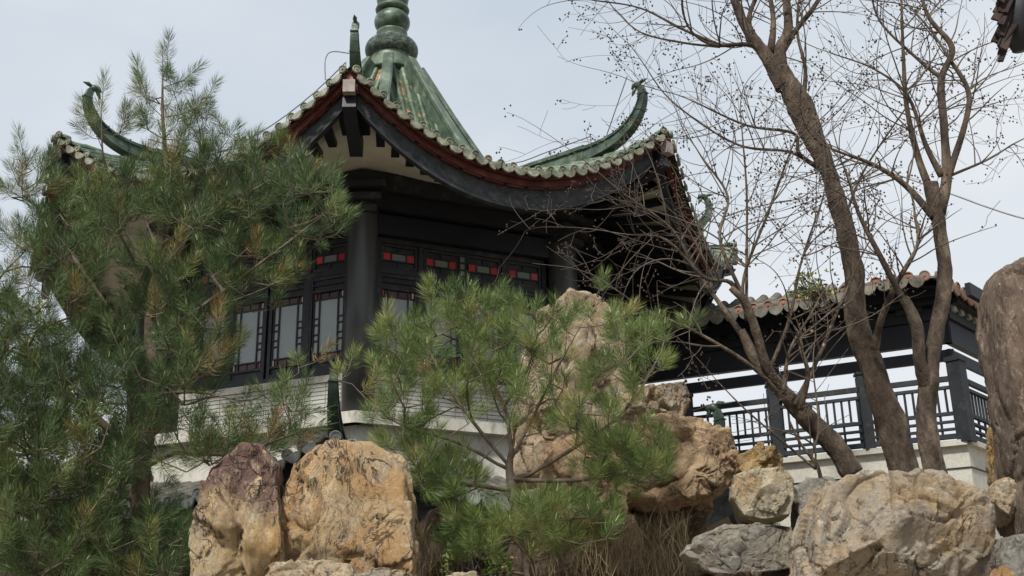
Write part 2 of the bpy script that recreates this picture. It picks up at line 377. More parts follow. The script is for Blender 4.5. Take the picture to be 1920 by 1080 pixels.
def strip_sweep(P, d, e, w, h0, h1):
    """box section following (r,z) crest line; w width per point, from h0 below to h1 above"""
    rings = []
    for k in range(len(P)):
        t = P[min(k+1, len(P)-1)]-P[max(k-1, 0)]; t /= np.linalg.norm(t); nrm = np.array([-t[1], t[0]])
        if nrm[1] < 0 and k < 3: nrm = -nrm
        def pt(s, x): q = P[k]+nrm*s; v = PC+d*q[0]+e*x; v[2] = q[1]; return v
        ww = w[k] if np.ndim(w) else w; a = h0[k] if np.ndim(h0) else h0; b = h1[k] if np.ndim(h1) else h1
        rings.append([pt(-a, -ww/2), pt(b*.62, -ww*.42), pt(b*.66, -ww*.56), pt(b*.90, -ww*.56), pt(b, -ww*.40), pt(b, ww*.40), pt(b*.90, ww*.56), pt(b*.66, ww*.56), pt(b*.62, ww*.42), pt(-a, ww/2)])
    return MB().loft(rings)
def make_finial(i, parent, dr_=0., dz=0., m=None):
    d, e = hipframe(i); P = catmull(np.array([(4.2, 7.90), (4.7, 7.90), (5.1, 7.97), (5.38, 8.12), (5.54, 8.32), (5.6, 8.52), (5.56, 8.68)])+np.array([dr_, dz]), 5)
    n = len(P); s = np.linspace(0, 1, n)
    f = strip_sweep(P, d, e, .205-.13*s, .04+.01*s, .18*(1-s)**1.3+.045)
    fo = f.build('finial', m or M['finial'], parent, False)
    # bands, curled head and two horn shaped crests
    for k in range(8, n, 6):
        b = MB()
        t = P[min(k+1, n-1)]-P[k-1]; t /= np.linalg.norm(t)
        b.add(*ringbox(P[k], t, d, e, .215-.125*s[k], .05+.02*s[k], .185*(1-s[k])**1.3+.052, .007)); b.build('band', M['finial'], fo)
    hd = MB(); tip = P[-1]
    def w3(q, x=0): v = PC+d*q[0]+e*x; v[2] = q[1]; return v
    hd.tube([w3(tip), w3(tip+(-.05, .06)), w3(tip+(-.11, .06)), w3(tip+(-.15, .02))], [.045, .055, .045, .02], 8)
    hd.build('head', M['darkglaze'], fo, True)
    c1 = MB().tube([w3(tip+(-.03, .06)), w3(tip+(.05, .09)), w3(tip+(.13, .09))], [.02, .032, .006], 6)
    c1.build('crest', M['darkglaze'], fo, True)
    c2 = MB().tube([w3(tip+(-.07, .04)), w3(tip+(-.12, -.02)), w3(tip+(-.15, -.09))], [.02, .03, .006], 6)
    c2.build('beak', M['darkglaze'], fo, True)
    return fo
def ringbox(p, t, d, e, w, a, b, th):
    nrm = np.array([-t[1], t[0]]); V_ = []
    for s_ in (-th, th):
        for (h, x) in ((-a, -w/2), (b, -w/2), (b, w/2), (-a, w/2)):
            q = p+nrm*h+t*s_; v = PC+d*q[0]+e*x; v[2] = q[1]; V_.append(v)
    return V_, [(0, 1, 2, 3), (7, 6, 5, 4), (0, 4, 5, 1), (1, 5, 6, 2), (2, 6, 7, 3), (3, 7, 4, 0)]
for i in range(8):
    d, e = hipframe(i)
    P = catmull([(.40, 11.20), (.95, 10.24), (1.36, 9.57), (1.75, 8.94), (2.1, 8.46), (2.45, 8.16), (2.85, 8.02), (3.44, 7.97), (4.1, 7.91), (4.5, 7.88)], 4)
    strip_sweep(P, d, e, np.linspace(.17, .21, len(P)), .04, .23).build('hip_ridge', M['ridge'], upper)
    make_finial(i, pav)
# vase finial at the apex
def lathe(prof, c, n=40, wob=0):
    rings = []
    for r, z in prof:
        a = np.arange(n)/n*2*math.pi; rr = r*(1+wob*np.cos(a*10)) if wob else r+a*0
        rings.append(np.stack([c[0]+rr*np.cos(a), c[1]+rr*np.sin(a), a*0+z], 1))
    return MB().loft(rings)
def smoothprof(P, n=5): return [tuple(p) for p in catmull(P, n)]
lathe(smoothprof([(.46, 11.18), (.40, 11.40), (.37, 11.60)]), PC).build('neck', M['ridge'], pav, True)
tor = lathe([(.36, 11.46)]+[(.30+.185*math.cos(t), 11.70+.19*math.sin(t)) for t in np.linspace(-1.45, 1.45, 17)]+[(.30, 11.90)], PC, 64)
tor.build('carved_ring', M['carved_green'] if 'carved_green' in M else M.setdefault('carved_green', mat('carved_green', [(.010, .016, .012), (.035, .055, .043), (.12, .16, .125)], 9, .4, 1.0, 9, bdist=.08)), pav, True)
lathe(smoothprof([(.29, 11.86), (.27, 11.95), (.285, 12.07)]), PC).build('collar', M['ridge'], pav, True)
lathe([(.24, 12.03)]+[(.33*math.cos(t), 12.30+.26*math.sin(t)) for t in np.linspace(-.95, .95, 17)]+[(.22, 12.51)], PC).build('ball', M['darkglaze'], pav, True)
lathe([(.25, 12.50), (.30, 12.52), (.315, 12.56), (.30, 12.60), (.25, 12.62)], PC).build('ring', M['ridge'], pav, True)
lathe(smoothprof([(.25, 12.58), (.285, 12.72), (.31, 12.95), (.27, 13.2), (.16, 13.35), (.12, 13.5), (.17, 13.62), (.15, 13.8), (.06, 14.0), (.015, 14.5)]), PC).build('vase', M['darkglaze'], pav, True)
# eave boards, soffit, rafters
def eave_pt(i, t, scale, dz, Rr=None, sag=None, ze=None, zm=None):
    Rr = Rr or RE; rho = Rr*CA*scale; x = t*rho*K; a = TH+(i+.5)*ST
    p = PC+dr(a)*rho+np.array([math.cos(a), math.sin(a), 0])*x
    p[2] = (Hl(RL)-.62*(1-t*t)) if Rr == RL else (H(RE)-SAG*(1-t*t)); p[2] += dz; return p
TT = np.linspace(-1, 1, 25)
def board(i, s0, z0a, z0b, th, Rr=None, edge=0):
    rings = []
    for t in TT:
        b = z0b+edge*abs(t)**3
        rings.append([eave_pt(i, t, s0, z0a, Rr), eave_pt(i, t, s0, b, Rr), eave_pt(i, t, s0-th/6, b, Rr), eave_pt(i, t, s0-th/6, z0a, Rr)])
    return MB().loft(rings)
for i in range(-3, 4):
    board(i, .992, -.03, -.075, .05).build('eave_batten', M['red'], upper)
    board(i, .982, -.078, -.165, .06).build('eave_fascia', M['red'], upper)
    for q in np.linspace(-.94, .94, 15):          # short red blocks under the fascia
        p = eave_pt(i, q, .972, -.178); a = TH+(i+.5)*ST
        MB().bar(eave_pt(i, q-.055, .975, -.17), eave_pt(i, q+.055, .975, -.17), .03, .035).build('eave_block', M['red'], upper)
    board(i, .966, -.12, -.445, .07, edge=.06).build('carved_board', M['carved'], pav)
    rg = []
    for t in TT:
        rg.append([eave_pt(i, t, q_, z_+.06*abs(t)**3) for q_, z_ in ((.971, -.43), (.971, -.47), (.953, -.47), (.953, -.43))])
    MB().loft(rg).build('board_moulding', M['dark'], pav)
    rings = []
    for s_ in np.linspace(0, 1, 7):
        row = []
        for t in TT:
            o_ = eave_pt(i, t, .945, -.17); a = TH+(i+.5)*ST; rho = 4.02*CA
            w = PC+dr(a)*rho+np.array([math.cos(a), math.sin(a), 0])*rho*K*t; w[2] = 7.30
            p = o_*(1-s_)+w*s_; p[2] += .10*math.sin(s_*math.pi)*abs(t); row.append(p)
        rings.append(row)
    MB().loft(rings, close=False, caps=False).build('soffit', M['cream'], pav, True)
    for q in np.linspace(-.93, .93, 19):
        o_ = eave_pt(i, q, .935, -.235); a = TH+(i+.5)*ST; rho = 4.02*CA
        w = PC+dr(a)*rho+np.array([math.cos(a), math.sin(a), 0])*rho*K*q; w[2] = 7.23
        MB().bar(o_, o_+(w-o_)*(.85 if i in (1, 2) else .32), .11, .09).build('rafter', M['black'], pav)
    MB().box(PC+dr(TH+(i+.5)*ST)*4.10*CA+np.array([0, 0, 7.17]), (math.cos(a), math.sin(a), 0), dr(a), (0, 0, 1), 4.10*CA*K+.02, .06, .135).build('beam', M['dark'], pav)
    for z_, h_, rr in ((6.90, .125, 4.03), (6.60, .15, 3.93)):
        MB().box(PC+dr(a)*rr*CA+np.array([0, 0, z_]), (math.cos(a), math.sin(a), 0), dr(a), (0, 0, 1), rr*CA*K+.01, .05, h_).build('beam', M['black'], pav)
for i in range(-3, 5):
    d, e = hipframe(i)
    cbm = MB(); cbm.bar(PC+d*5.90+np.array([0, 0, 7.42]), PC+d*4.95+np.array([0, 0, 7.20]), .17, .26); cbm.build('corner_beam', M['black'], pav)
    MB().box(PC+d*5.955+np.array([0, 0, 7.55]), e, d, (0, 0, 1), .075, .05, .085).build('beam_end', M['blockpaint'], pav)
    MB().add([PC+d*5.93+e*s_*w_+np.array([0, 0, z_]) for s_, w_, z_ in ((-1, .10, 7.58), (1, .10, 7.58), (0, 0, 7.78))]+[PC+d*5.80+e*s_*w_+np.array([0, 0, z_]) for s_, w_, z_ in ((-1, .10, 7.55), (1, .10, 7.55), (0, 0, 7.78))],
             [(0, 1, 2), (5, 4, 3), (0, 3, 4, 1), (1, 4, 5, 2), (2, 5, 3, 0)]).build('corner_board', M['pink'], upper)
    # stepped corner brackets on the column head
    br = MB()
    for q, (z_, w_) in enumerate(((7.02, .33), (6.86, .27), (6.70, .21))):
        br.box(PC+d*4.02+np.array([0, 0, z_]), e, d, (0, 0, 1), w_, w_*.9, .045)
    br.build('bracket', M['dark'], pav)
    zc = 3.86
    cmb = lathe([(.215, zc), (.215, 5.4), (.205, 6.7), (.2, 7.1)], PC+d*3.96, 28)
    cmb.build('column', M['column'], pav, True)
    lathe([(.29, 3.70), (.30, 3.76), (.27, 3.83), (.25, 3.865)], PC+d*3.96, 24).build('column_base', M['stone'], pav, True)
# walls: windows with transoms
def leafbox(mb, o, e, m, x0, x1, z0, z1, y0, th):
    mb.box(o+e*(x0+x1)/2+m*(y0-th/2)+np.array([0, 0, (z0+z1)/2]), e, m, (0, 0, 1), abs(x1-x0)/2, th/2, (z1-z0)/2)
rho_w = 3.80*CA; halfw = rho_w*K
inner = lathe([(3.55, 3.5), (3.55, 7.2)], PC, 8); MB().loft([[PC+dr(TH+(k)*ST)*3.62+np.array([0, 0, z]) for k in range(8)] for z in (3.5, 7.25)]).build('wall_core', M['black'], pav)
for i in range(-2, 2):
    a = TH+(i+.5)*ST; m_ = dr(a); e_ = np.array([math.cos(a), math.sin(a), 0]); o_ = PC+m_*rho_w
    full = halfw-.19; W4 = 2*full/4
    edges = [-full, -full+W4, full-W4, full]
    fr = MB()
    for z0, z1, th in ((6.38, 6.45, .07), (5.93, 6.0, .07), (4.47, 4.56, .08)): leafbox(fr, o_, e_, m_, -full, full, z0, z1, .05, th+.05)
    for x in edges: leafbox(fr, o_, e_, m_, x-.035, x+.035, 4.56, 6.38, .045, .1)
    wall = fr.build('wall_frame', M['dark'], pav)
    # transoms: narrow, wide, narrow
    for (x0, x1) in zip(edges[:-1], edges[1:]):
        x0 += .045; x1 -= .045
        tb = MB(); leafbox(tb, o_, e_, m_, x0, x1, 6.01, 6.375, 0, .03)
        for z in (6.03, 6.355): leafbox(tb, o_, e_, m_, x0, x1, z-.02, z+.02, .03, .03)
        for x in (x0+.02, x1-.02): leafbox(tb, o_, e_, m_, x-.02, x+.02, 6.05, 6.335, .03, .03)
        groups = [(x0, x1)] if x1-x0 < .9 else [(x0, (x0+x1)/2-.05), ((x0+x1)/2+.05, x1)]
        tr = None
        lat = []
        panes = []
        for (g0, g1) in groups:
            w = g1-g0; zc = 6.19; s_ = .052
            xa, xb = g0+.10, g1-.10
            panes += [('redglass', xa-s_, xa+s_, zc-.052, zc+.052), ('redglass', xb-s_, xb+s_, zc-.052, zc+.052), ('glassdark2', xa+s_+.02, xb-s_-.02, zc-.045, zc+.045)]
            for z in (zc-.062, zc+.062): lat.append((g0+.03, g1-.03, z-.008, z+.008))
            for x in (xa-s_-.01, xa+s_+.01, xb-s_-.01, xb+s_+.01): lat.append((x-.008, x+.008, zc-.06, zc+.06))
            lat.append(((g0+g1)/2-.008, (g0+g1)/2+.008, 6.05, zc-.07)); lat.append(((g0+g1)/2-.008, (g0+g1)/2+.008, zc+.07, 6.34))
        if len(groups) == 2:
            xm = (x0+x1)/2
            for z in (6.08, 6.19, 6.30): panes.append(('glassdark2', xm-.035, xm+.035, z-.04, z+.04))
            for x in (xm-.045, xm+.045): lat.append((x-.008, x+.008, 6.05, 6.34))
        for l_ in lat: leafbox(tb, o_, e_, m_, *l_, .025, .02)
        tr = tb.build('transom', M['dark'], pav)
        for pn, a0, a1, b0, b1 in panes:
            pm = MB(); leafbox(pm, o_, e_, m_, a0, a1, b0, b1, .012, .01); pm.build('pane', M['redglass'] if pn == 'redglass' else M.setdefault('transomglass', mat('transom_pane', [(.12, .14, .135), (.16, .18, .17)], 1.2, .3, 0)), tr)
    for k in range(4):
        x0 = -full+W4*k+.02; x1 = x0+W4-.04; xm = (x0+x1)/2
        wb = MB()
        leafbox(wb, o_, e_, m_, x0, x0+.05, 4.56, 5.93, .04, .06); leafbox(wb, o_, e_, m_, x1-.05, x1, 4.56, 5.93, .04, .06)
        for z0, z1 in ((5.70, 5.74), (5.88, 5.93), (4.56, 4.61), (4.70, 4.73), (5.80, 5.82)): leafbox(wb, o_, e_, m_, x0+.05, x1-.05, z0, z1, .035, .05)
        leafbox(wb, o_, e_, m_, x0+.05, x1-.05, 5.74, 5.88, .005, .02); leafbox(wb, o_, e_, m_, x0+.05, x1-.05, 4.61, 4.70, .005, .02)
        cw = .135                                     # half width of the centre pane
        for x in (xm-cw-.01, xm+cw+.01, xm-cw-.095, xm+cw+.095): leafbox(wb, o_, e_, m_, x-.009, x+.009, 4.73, 5.70, .02, .03)
        for z in (5.60, 4.83, 5.33, 5.24, 5.10, 5.01): 
            if z in (5.60, 4.83): leafbox(wb, o_, e_, m_, x0+.05, x1-.05, z-.009, z+.009, .02, .03)
            else:
                for s_ in (-1, 1): leafbox(wb, o_, e_, m_, xm+s_*(cw+.01), xm+s_*(cw+.14), z-.009, z+.009, .02, .03)
        win = wb.build('window', M['dark'], pav)
        def pane(mm, a0, a1, b0, b1, y=.0):
            pm = MB(); leafbox(pm, o_, e_, m_, a0, a1, b0, b1, y, .01); pm.build('pane', M[mm], win)
        pane('glass', xm-cw, xm+cw, 4.84, 5.59)
        for s_ in (-1, 1):
            pane('glass', xm+s_*(cw+.02), xm+s_*(cw+.085), 4.84, 5.59)
            pane('redglass' if s_ < 0 else 'paleglass', xm+s_*(cw+.10)-.035, xm+s_*(cw+.10)+.035, 5.61, 5.69, .01)
            pane('paleglass' if s_ < 0 else 'redglass', xm+s_*(cw+.10)-.035, xm+s_*(cw+.10)+.035, 4.74, 4.82, .01)
            pane('brownglass', xm+s_*.008, xm+s_*(cw+.05), 5.61, 5.69); pane('brownglass', xm+s_*.008, xm+s_*(cw+.05), 4.74, 4.82)
# brick base
bricks_left = 300
for i in (-1, 0, -2, 1):
    a = TH+(i+.5)*ST; m_ = dr(a); e_ = np.array([math.cos(a), math.sin(a), 0]); rb = 3.93*CA; o_ = PC+m_*rb; hw = rb*K-.17
    wb = MB(); leafbox(wb, o_, e_, m_, -hw, hw, 3.86, 4.40, .0, .12); wall = wb.build('base_wall', M['mortar'], pav)
    mb = MB(); leafbox(mb, o_, e_, m_, -hw-.0, hw+.0, 4.375, 4.465, .035, .2); mb.build('wall_cap', M['stone'], pav)
    nrow = 9; bw = .235; bh = .0565; rest = MB()
    for r_ in range(nrow):
        x = -hw+(bw/2*(r_ % 2) if r_ % 2 else 0)-(bw/2 if r_ % 2 else 0)*1.0
        while x < hw-.02:
            x0 = max(x, -hw)+.004; x1 = min(x+bw, hw)-.004
            if x1-x0 > .03:
                z0 = 3.863+r_*bh; t_ = random.uniform(.006, .012)
                tgt = MB() if (bricks_left > 0 and i in (-1, 0)) else rest
                leafbox(tgt, o_, e_, m_, x0+.001, x1-.001, z0+.006, z0+bh-.006, t_, t_+.01)
                if tgt is not rest: tgt.build('brick', M['brick'], wall); bricks_left -= 1
            x += bw
    if rest.V: tag(rest.build('bricks', M['brick'], wall), kind='stuff')
MB().loft([[PC+dr(TH+k*ST)*4.28+np.array([0, 0, z]) for k in range(8)] for z in (3.70, 3.855)]).build('stone_ledge', M['stone'], pav)
MB().loft([[PC+dr(TH+k*ST)*4.12+np.array([0, 0, z]) for k in range(8)] for z in (3.05, 3.70)]).build('plinth_wall', M['stone'], pav)
# lower roof tier and lower storey
lower = roof_sheet(True).build('lower_roof', M['grayroof'], pav, True)
for i in (-2, -1, 0, 1): eave_tiles(lower, i, True)
for i in range(-3, 4):
    board(i, .982, -.04, -.2, .06, RL).build('eave_fascia', M['dark'], lower)
    board(i, .955, -.14, -.5, .07, RL).build('carved_board', M['carved'], lower)
    rings = []
    for s_ in np.linspace(0, 1, 4):
        rings.append([eave_pt(i, t, .95, -.16, RL)*(1-s_)+(PC+dr(TH+(i+.5)*ST)*4.4*CA+np.array([math.cos(TH+(i+.5)*ST), math.sin(TH+(i+.5)*ST), 0])*4.4*CA*K*t+np.array([0, 0, 2.6]))*s_ for t in TT])
    MB().loft(rings, close=False, caps=False).build('lower_soffit', M['cream'], lower, True)
for i in range(-2, 4):
    d, e = hipframe(i)
    P = catmull([(4.1, 3.22), (5.0, 3.03), (5.6, 2.95)], 4); strip_sweep(P, d, e, .17, .04, .17).build('hip_ridge', M['darkglaze'], lower)
    make_finial(i, pav, .87, -4.96)
MB().loft([[PC+dr(TH+k*ST)*4.4+np.array([0, 0, z]) for k in range(8)] for z in (.2, 2.62)]).build('lower_wall', M['dark'], pav)
# lightning conductor along the right and left ridges, with little posts
def crest(i, r): return PC+hipframe(i)[0]*r+np.array([0, 0, np.interp(r, [.4, .95, 1.36, 1.75, 2.1, 2.45, 2.85, 3.44, 4.5, 5.2], [11.42, 10.45, 9.78, 9.14, 8.68, 8.38, 8.24, 8.19, 8.10, 8.15])])
lw = MB()
for i in (1, -1, 0):
    rr = [.7, 1.5, 2.2, 3.0, 3.8, 4.6]
    pts = [crest(i, r)+np.array([0, 0, .14]) for r in rr]
    lw.tube(catmull(pts, 4), .009, 5)
    for r in rr: lw.tube([crest(i, r), crest(i, r)+np.array([0, 0, .14])], .009, 5)
pl = [eave_pt(-1, t, .985, .17+.05*(1-t*t)) for t in np.linspace(-.4, .97, 16)]
lw.tube(pl, .008, 5)
for q in range(1, 16, 2): lw.tube([pl[q], pl[q]-np.array([0, 0, .19])], .007, 5)
pe = eave_pt(-1, .97, .985, .17)
lw.tube(catmull([at(610, 150, 13.3), at(610, 112, 13.3), at(622, 97, 13.3), at(655, 100, 13.4)], 4), .008, 6)
lw.build('lightning_conductor', M['wire'], pav)
rod = MB().tube([crest(1, 4.9), crest(1, 4.9)+np.array([0, 0, .02]), at(1176, 143, 15.4)*1.0], .009, 5); rod.build('lightning_rod', M['wire'], pav)

# ------------------------------------------------------------------ covered gallery on the right
gal = empty('covered_gallery', (6.49, 17, 3.0))
tag(gal, 'dark timber covered gallery with tiled roof and lattice railing behind the bare trees', 'gallery')
GC = np.array([6.495, 17., 0.]); dl = np.array([-.914, .405, 0]); dl /= np.linalg.norm(dl); drr = np.array([.675, .738, 0]); drr /= np.linalg.norm(drr)
def outn(d, sgn):
    n = np.array([d[1], -d[0], 0])*sgn; return n if n[1] < 0 else -n
nl = outn(dl, 1); nr = outn(drr, 1); nr = np.array([drr[1], -drr[0], 0])
bis = nl+nr; bis /= np.dot(bis, nl)          # mitre vector
UZ = np.array([0, 0, 1.])
def side(d, n, length, seedk):
    top, bot = 4.74, 3.86
    def P(s, out, z): return GC+d*s+n*out+UZ*z
    nb = 3 if d is dl else 2
    # rails
    for z, h in ((4.74, .075), (4.61, .045), (4.22, .05), (4.10, .035), (3.99, .035), (3.885, .07)):
        MB().bar(P(.07, 0, z), P(length, 0, z), .06, h).build('rail', M['gallerypaint'], gal)
    s = .20; k = 0
    while s < length:
        if abs((s % 1.36)-0) > .10:
            MB().bar(P(s, 0, 4.20), P(s, 0, 4.61), .029, .029, up=(1, 0, 0)).build('baluster', M['gallerypaint'], gal)
            if k % 2: MB().bar(P(s, 0, 3.90), P(s, 0, 4.20), .029, .029, up=(1, 0, 0)).build('baluster', M['gallerypaint'], gal)
        s += .115; k += 1
    s = 1.36
    while s < length:
        MB().bar(P(s, 0, 3.80), P(s, 0, 4.93), .155, .155, up=(1, 0, 0)).build('newel_post', M['gallerypaint'], gal)
        MB().bar(P(s, 0, 4.95), P(s, 0, 4.99), .185, .185, up=(1, 0, 0)).build('post_cap', M['gallerypaint'], gal); s += 1.36
    # hanging board, beams, posts behind
    for out, z0, z1, th in ((-.08, 5.03, 5.20, .06), (-.08, 5.30, 5.66, .10), (-.05, 5.665, 5.86, .14), (.12, 5.865, 6.12, .1), (.35, 5.93, 6.13, .08)):
        MB().box(P(length/2, out, (z0+z1)/2), d, n, UZ, length/2, th/2, (z1-z0)/2).build('beam', M['black'], gal)
    for s in np.arange(0.0, length, 2.7):
        if s > .5: MB().bar(P(s, -.1, 3.75), P(s, -.1, 5.7), .17, .17, up=(1, 0, 0)).build('post', M['black'], gal)
    MB().box(P(length/2, -.22, 5.82), d, n, UZ, length/2, .05, .38).build('beam', M['black'], gal)
    # dentil blocks under the eave
    s = .15
    while s < length: MB().box(P(s, .0, 5.84), d, n, UZ, .06, .07, .05).build('dentil', M['graycap'] if d is drr else M['gallerypaint'], gal); s += .26
    # plinth
    pb = MB(); pb.add([P(0, .0, 3.80)+bis*.12*0, P(length, .0, 3.80), P(length, 0, 1.0), P(0, 0, 1.0), P(0, -2.2, 3.80), P(length, -2.2, 3.80), P(length, -2.2, 1.0), P(0, -2.2, 1.0)], [(0, 1, 2, 3), (4, 7, 6, 5), (0, 4, 5, 1), (3, 2, 6, 7), (0, 3, 7, 4), (1, 5, 6, 2)])
    pb.build('plinth', M['granite'], gal)
    cpb = MB().box(P(length/2, .02, 3.775), d, n, UZ, length/2, .06, .04); cpb.build('coping', M['granite'], gal)
    MB().box(P(length/2, .006, 3.42), d, n, UZ, length/2, .01, .008).build('joint', M['black'], gal)
side(dl, nl, 5.2, 1); side(drr, nr, 3.2, 2)
MB().bar(GC+UZ*3.78, GC+UZ*4.98, .205, .205, up=(1, 1, 0)).build('newel_post', M['gallerypaint'], gal)
MB().bar(GC+UZ*4.98, GC+UZ*5.05, .24, .24, up=(1, 1, 0)).build('post_cap', M['gallerypaint'], gal)
# roof of the gallery
GR = GC+dl*.62
def groof(d, n, length):
    SL = .42; EO = .75; DEP = 2.0; ZE = 5.98
    def S(s, back):       # back: distance in plan from the eave
        z = ZE+SL*back-.05*math.sin(min(back/DEP, 1)*math.pi)+.12*math.exp(-((s+.0)/.9)**2)*(1-back/DEP); return GR+d*s+n*(EO-back)+UZ*z
    m0 = (np.dot(bis, d))*1.0
    def s0(back): return m0*(EO-back)
    rings = [[S(s0(b)+(length-s0(b))*u, b) for u in np.linspace(0, 1, 20)] for b in np.linspace(0, DEP, 7)]
    rf = MB().loft(rings, close=False, caps=False).build('roof', M['grayroof'], gal, True)
    und = [[p-UZ*.12 for p in r] for r in rings]; MB().loft(und, close=False, caps=False).build('roof_underside', M['black'], gal)
    k = 0; s = s0(0)+.12
    ang = math.atan2(-n[0], -n[1])
    while s < length:
        b1 = DEP
        if m0 > 0: 
            b1 = min(DEP, max(.1, EO-(s/m0))) if False else DEP
        lo = 0; hi = DEP
        bs = [b for b in np.linspace(0, DEP, 9) if s >= s0(b)-.02]
        if len(bs) > 1:
            rg = []
            for q, b in enumerate(bs):
                for f_, rr in ((0, .088),) if q == 0 else ((-.01, .072), (0, .088)):
                    c = S(s, max(b+f_, 0)); up = np.array([*(n[:2]*SL), 1.]); up /= np.linalg.norm(up)
                    rg.append([c+d*rr*math.cos(w)+up*rr*math.sin(w)*1.15 for w in np.linspace(-.1, math.pi+.1, 8)])
            MB().loft(rg, close=False, caps=False).build('tile_row', M['grayroof'], rf, True)
        c = S(s, 0)+n*.03+UZ*.035
        o = obj('eave_cap', gal_cap, rf); o.location = c-world_loc(rf); o.rotation_euler = (R(random.uniform(-8, 4)), 0, math.atan2(n[0], -n[1]))
        c = S(s+.115, 0)+n*.04-UZ*.01
        o = obj('drip_tile', gal_drip if d is drr else gal_drip2, rf); o.location = c-world_loc(rf); o.rotation_euler = (R(random.uniform(-14, 0)), 0, math.atan2(n[0], -n[1]))
        s += .23; k += 1
gal_cap = disc_mesh('eave_cap', .082, M['terracotta']); gal_drip = drip_mesh('drip_tile', .112, .13, M['terracotta']); gal_drip2 = drip_mesh('drip_tile', .112, .13, M['grayroof'])
groof(dl, nl, 4.7); groof(drr, nr, 3.2)
# ------------------------------------------------------------------ rocks
def ico(sub):
    import bmesh
    bm = bmesh.new(); bmesh.ops.create_icosphere(bm, subdivisions=sub, radius=1); V_ = np.array([v.co[:] for v in bm.verts]); F_ = np.array([[v.index for v in f.verts] for f in bm.faces]); bm.free(); return V_, F_
ICO = {5: ico(5), 6: ico(6), 7: ico(7)}
def rock(poly, Yd, m, label, depth=None, sub=5, seed=0, facets=12, rough=1.0, strat=0., name='rock', cat='rock', par=None):
    P = np.array([at(u, v, Yd) for u, v in poly])[:, [0, 2]]
    c = (P.min(0)+P.max(0))/2
    A = P-c; n = len(A); V_, F_ = ICO[sub]; V_ = V_.copy()
    size = np.linalg.norm(P.max(0)-P.min(0))/2
    phi = np.arctan2(V_[:, 2], V_[:, 0]); D2 = np.stack([np.cos(phi), np.sin(phi)], 1)
    rr = np.full(len(V_), 1e9)
    for k in range(n):
        a, b = A[k], A[(k+1) % n]; e = b-a
        den = D2[:, 0]*e[1]-D2[:, 1]*e[0]
        with np.errstate(all='ignore'):
            t = (a[0]*e[1]-a[1]*e[0])/den; u = (a[0]*D2[:, 1]-a[1]*D2[:, 0])/den
        ok = (t > 0) & (u >= -1e-6) & (u <= 1+1e-6) & (np.abs(den) > 1e-12); rr = np.where(ok & (t < rr), t, rr)
    rr = np.where(rr > 1e8, size*.6, rr)
    mg = np.sqrt(V_[:, 0]**2+V_[:, 2]**2)
    T = depth or size*.75
    g = mg**.50; Q = np.stack([D2[:, 0]*rr*g, np.sign(V_[:, 1])*np.abs(V_[:, 1])**.8*T, D2[:, 1]*rr*g], 1)
    rs = np.random.default_rng(seed+11)
    for k in range(facets):
        nn = rs.normal(size=3)*np.array([.62, 1, .55]); nn[1] = -abs(nn[1])-.45; nn /= np.linalg.norm(nn)
        s_ = Q@nn; dmax = s_.max(); dd = dmax*rs.uniform(.62, .93); ov = np.clip(s_-dd, 0, None); Q = Q-(ov*np.clip((1-mg)/.10+.12, 0, 1))[:, None]*nn*.97
    S = Q/size
    Wp = S+.10*np.stack([fbm(S*2.2+7*k_+seed, 3, seed+k_) for k_ in range(3)], 1)
    w1, e1 = worley(Wp*np.array([1.5, 1.5, 1.1])+seed*1.7, seed); w2, e2 = worley(Wp*np.array([3.4, 3.4, 2.6])+seed*2.9, seed+40)
    w3, e3 = worley(Wp*np.array([7.5, 7.5, 5.5])+seed*.7, seed+80)
    disp = .025*fbm(S*1.5+seed, 3, seed)+.115*w1+.062*w2+.028*w3-.040*np.clip(1-e1/.035, 0, 1)-.020*np.clip(1-e2/.04, 0, 1)+.016*fbm(S*7+seed, 5, seed+9, True, .65)+.008*fbm(S*22+seed, 3, seed+3, True)
    if strat: disp += strat*np.abs(((S[:, 2]*3+S[:, 0]*.8+.4*fbm(S*2, 3, seed+4)) % 1)-.5)
    disp -= disp.mean(); disp *= np.clip((1-mg)/.22+.52, 0, 1)
    rad = Q/(np.linalg.norm(Q, axis=1)[:, None]+1e-9)
    Q = Q+rad*(disp*min(size, .75)*rough)[:, None]
    ctr = np.array([c[0], Yd+T*.35, c[1]])
    o = obj(name, mesh(name, Q, F_, m, True)); o.location = ctr
    tag(o, label, cat); return o
RM = dict(
    gold=rockmat('golden_rock', (.50, .39, .24), (.42, .26, .12), (.36, .31, .25), white=.27, stretch=(1, 1, .6)),
    ochre=rockmat('ochre_rock', (.42, .26, .10), (.35, .17, .07), (.42, .33, .22), scale=2.2),
    purple=rockmat('purple_topped_rock', (.50, .37, .21), (.42, .26, .10), (.46, .40, .30), stain=(.17, .105, .088, .47), white=.36, stretch=(1, 1, .5)),
    tan=rockmat('tan_rock', (.52, .42, .29), (.40, .29, .18), (.60, .53, .42), scale=2.6),
    rust=rockmat('rust_rock', (.40, .27, .16), (.46, .34, .21), (.26, .15, .09), scale=2.),
    cream=rockmat('cream_rock', (.48, .42, .30), (.40, .32, .20), (.33, .20, .10), crack=.5),
    grey=rockmat('grey_rock', (.26, .25, .22), (.33, .29, .22), (.18, .16, .14)),
    greytan=rockmat('weathered_grey_tan_rock', (.40, .355, .29), (.42, .31, .19), (.26, .22, .19), scale=2.4),
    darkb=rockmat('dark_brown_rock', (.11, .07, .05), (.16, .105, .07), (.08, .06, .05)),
    brown=rockmat('rough_brown_rock', (.16, .12, .09), (.22, .16, .12), (.10, .07, .055), scale=3., stretch=(1, 1, .5)),
    yellow=rockmat('yellow_rock', (.42, .28, .12), (.36, .22, .09), (.45, .36, .22)))
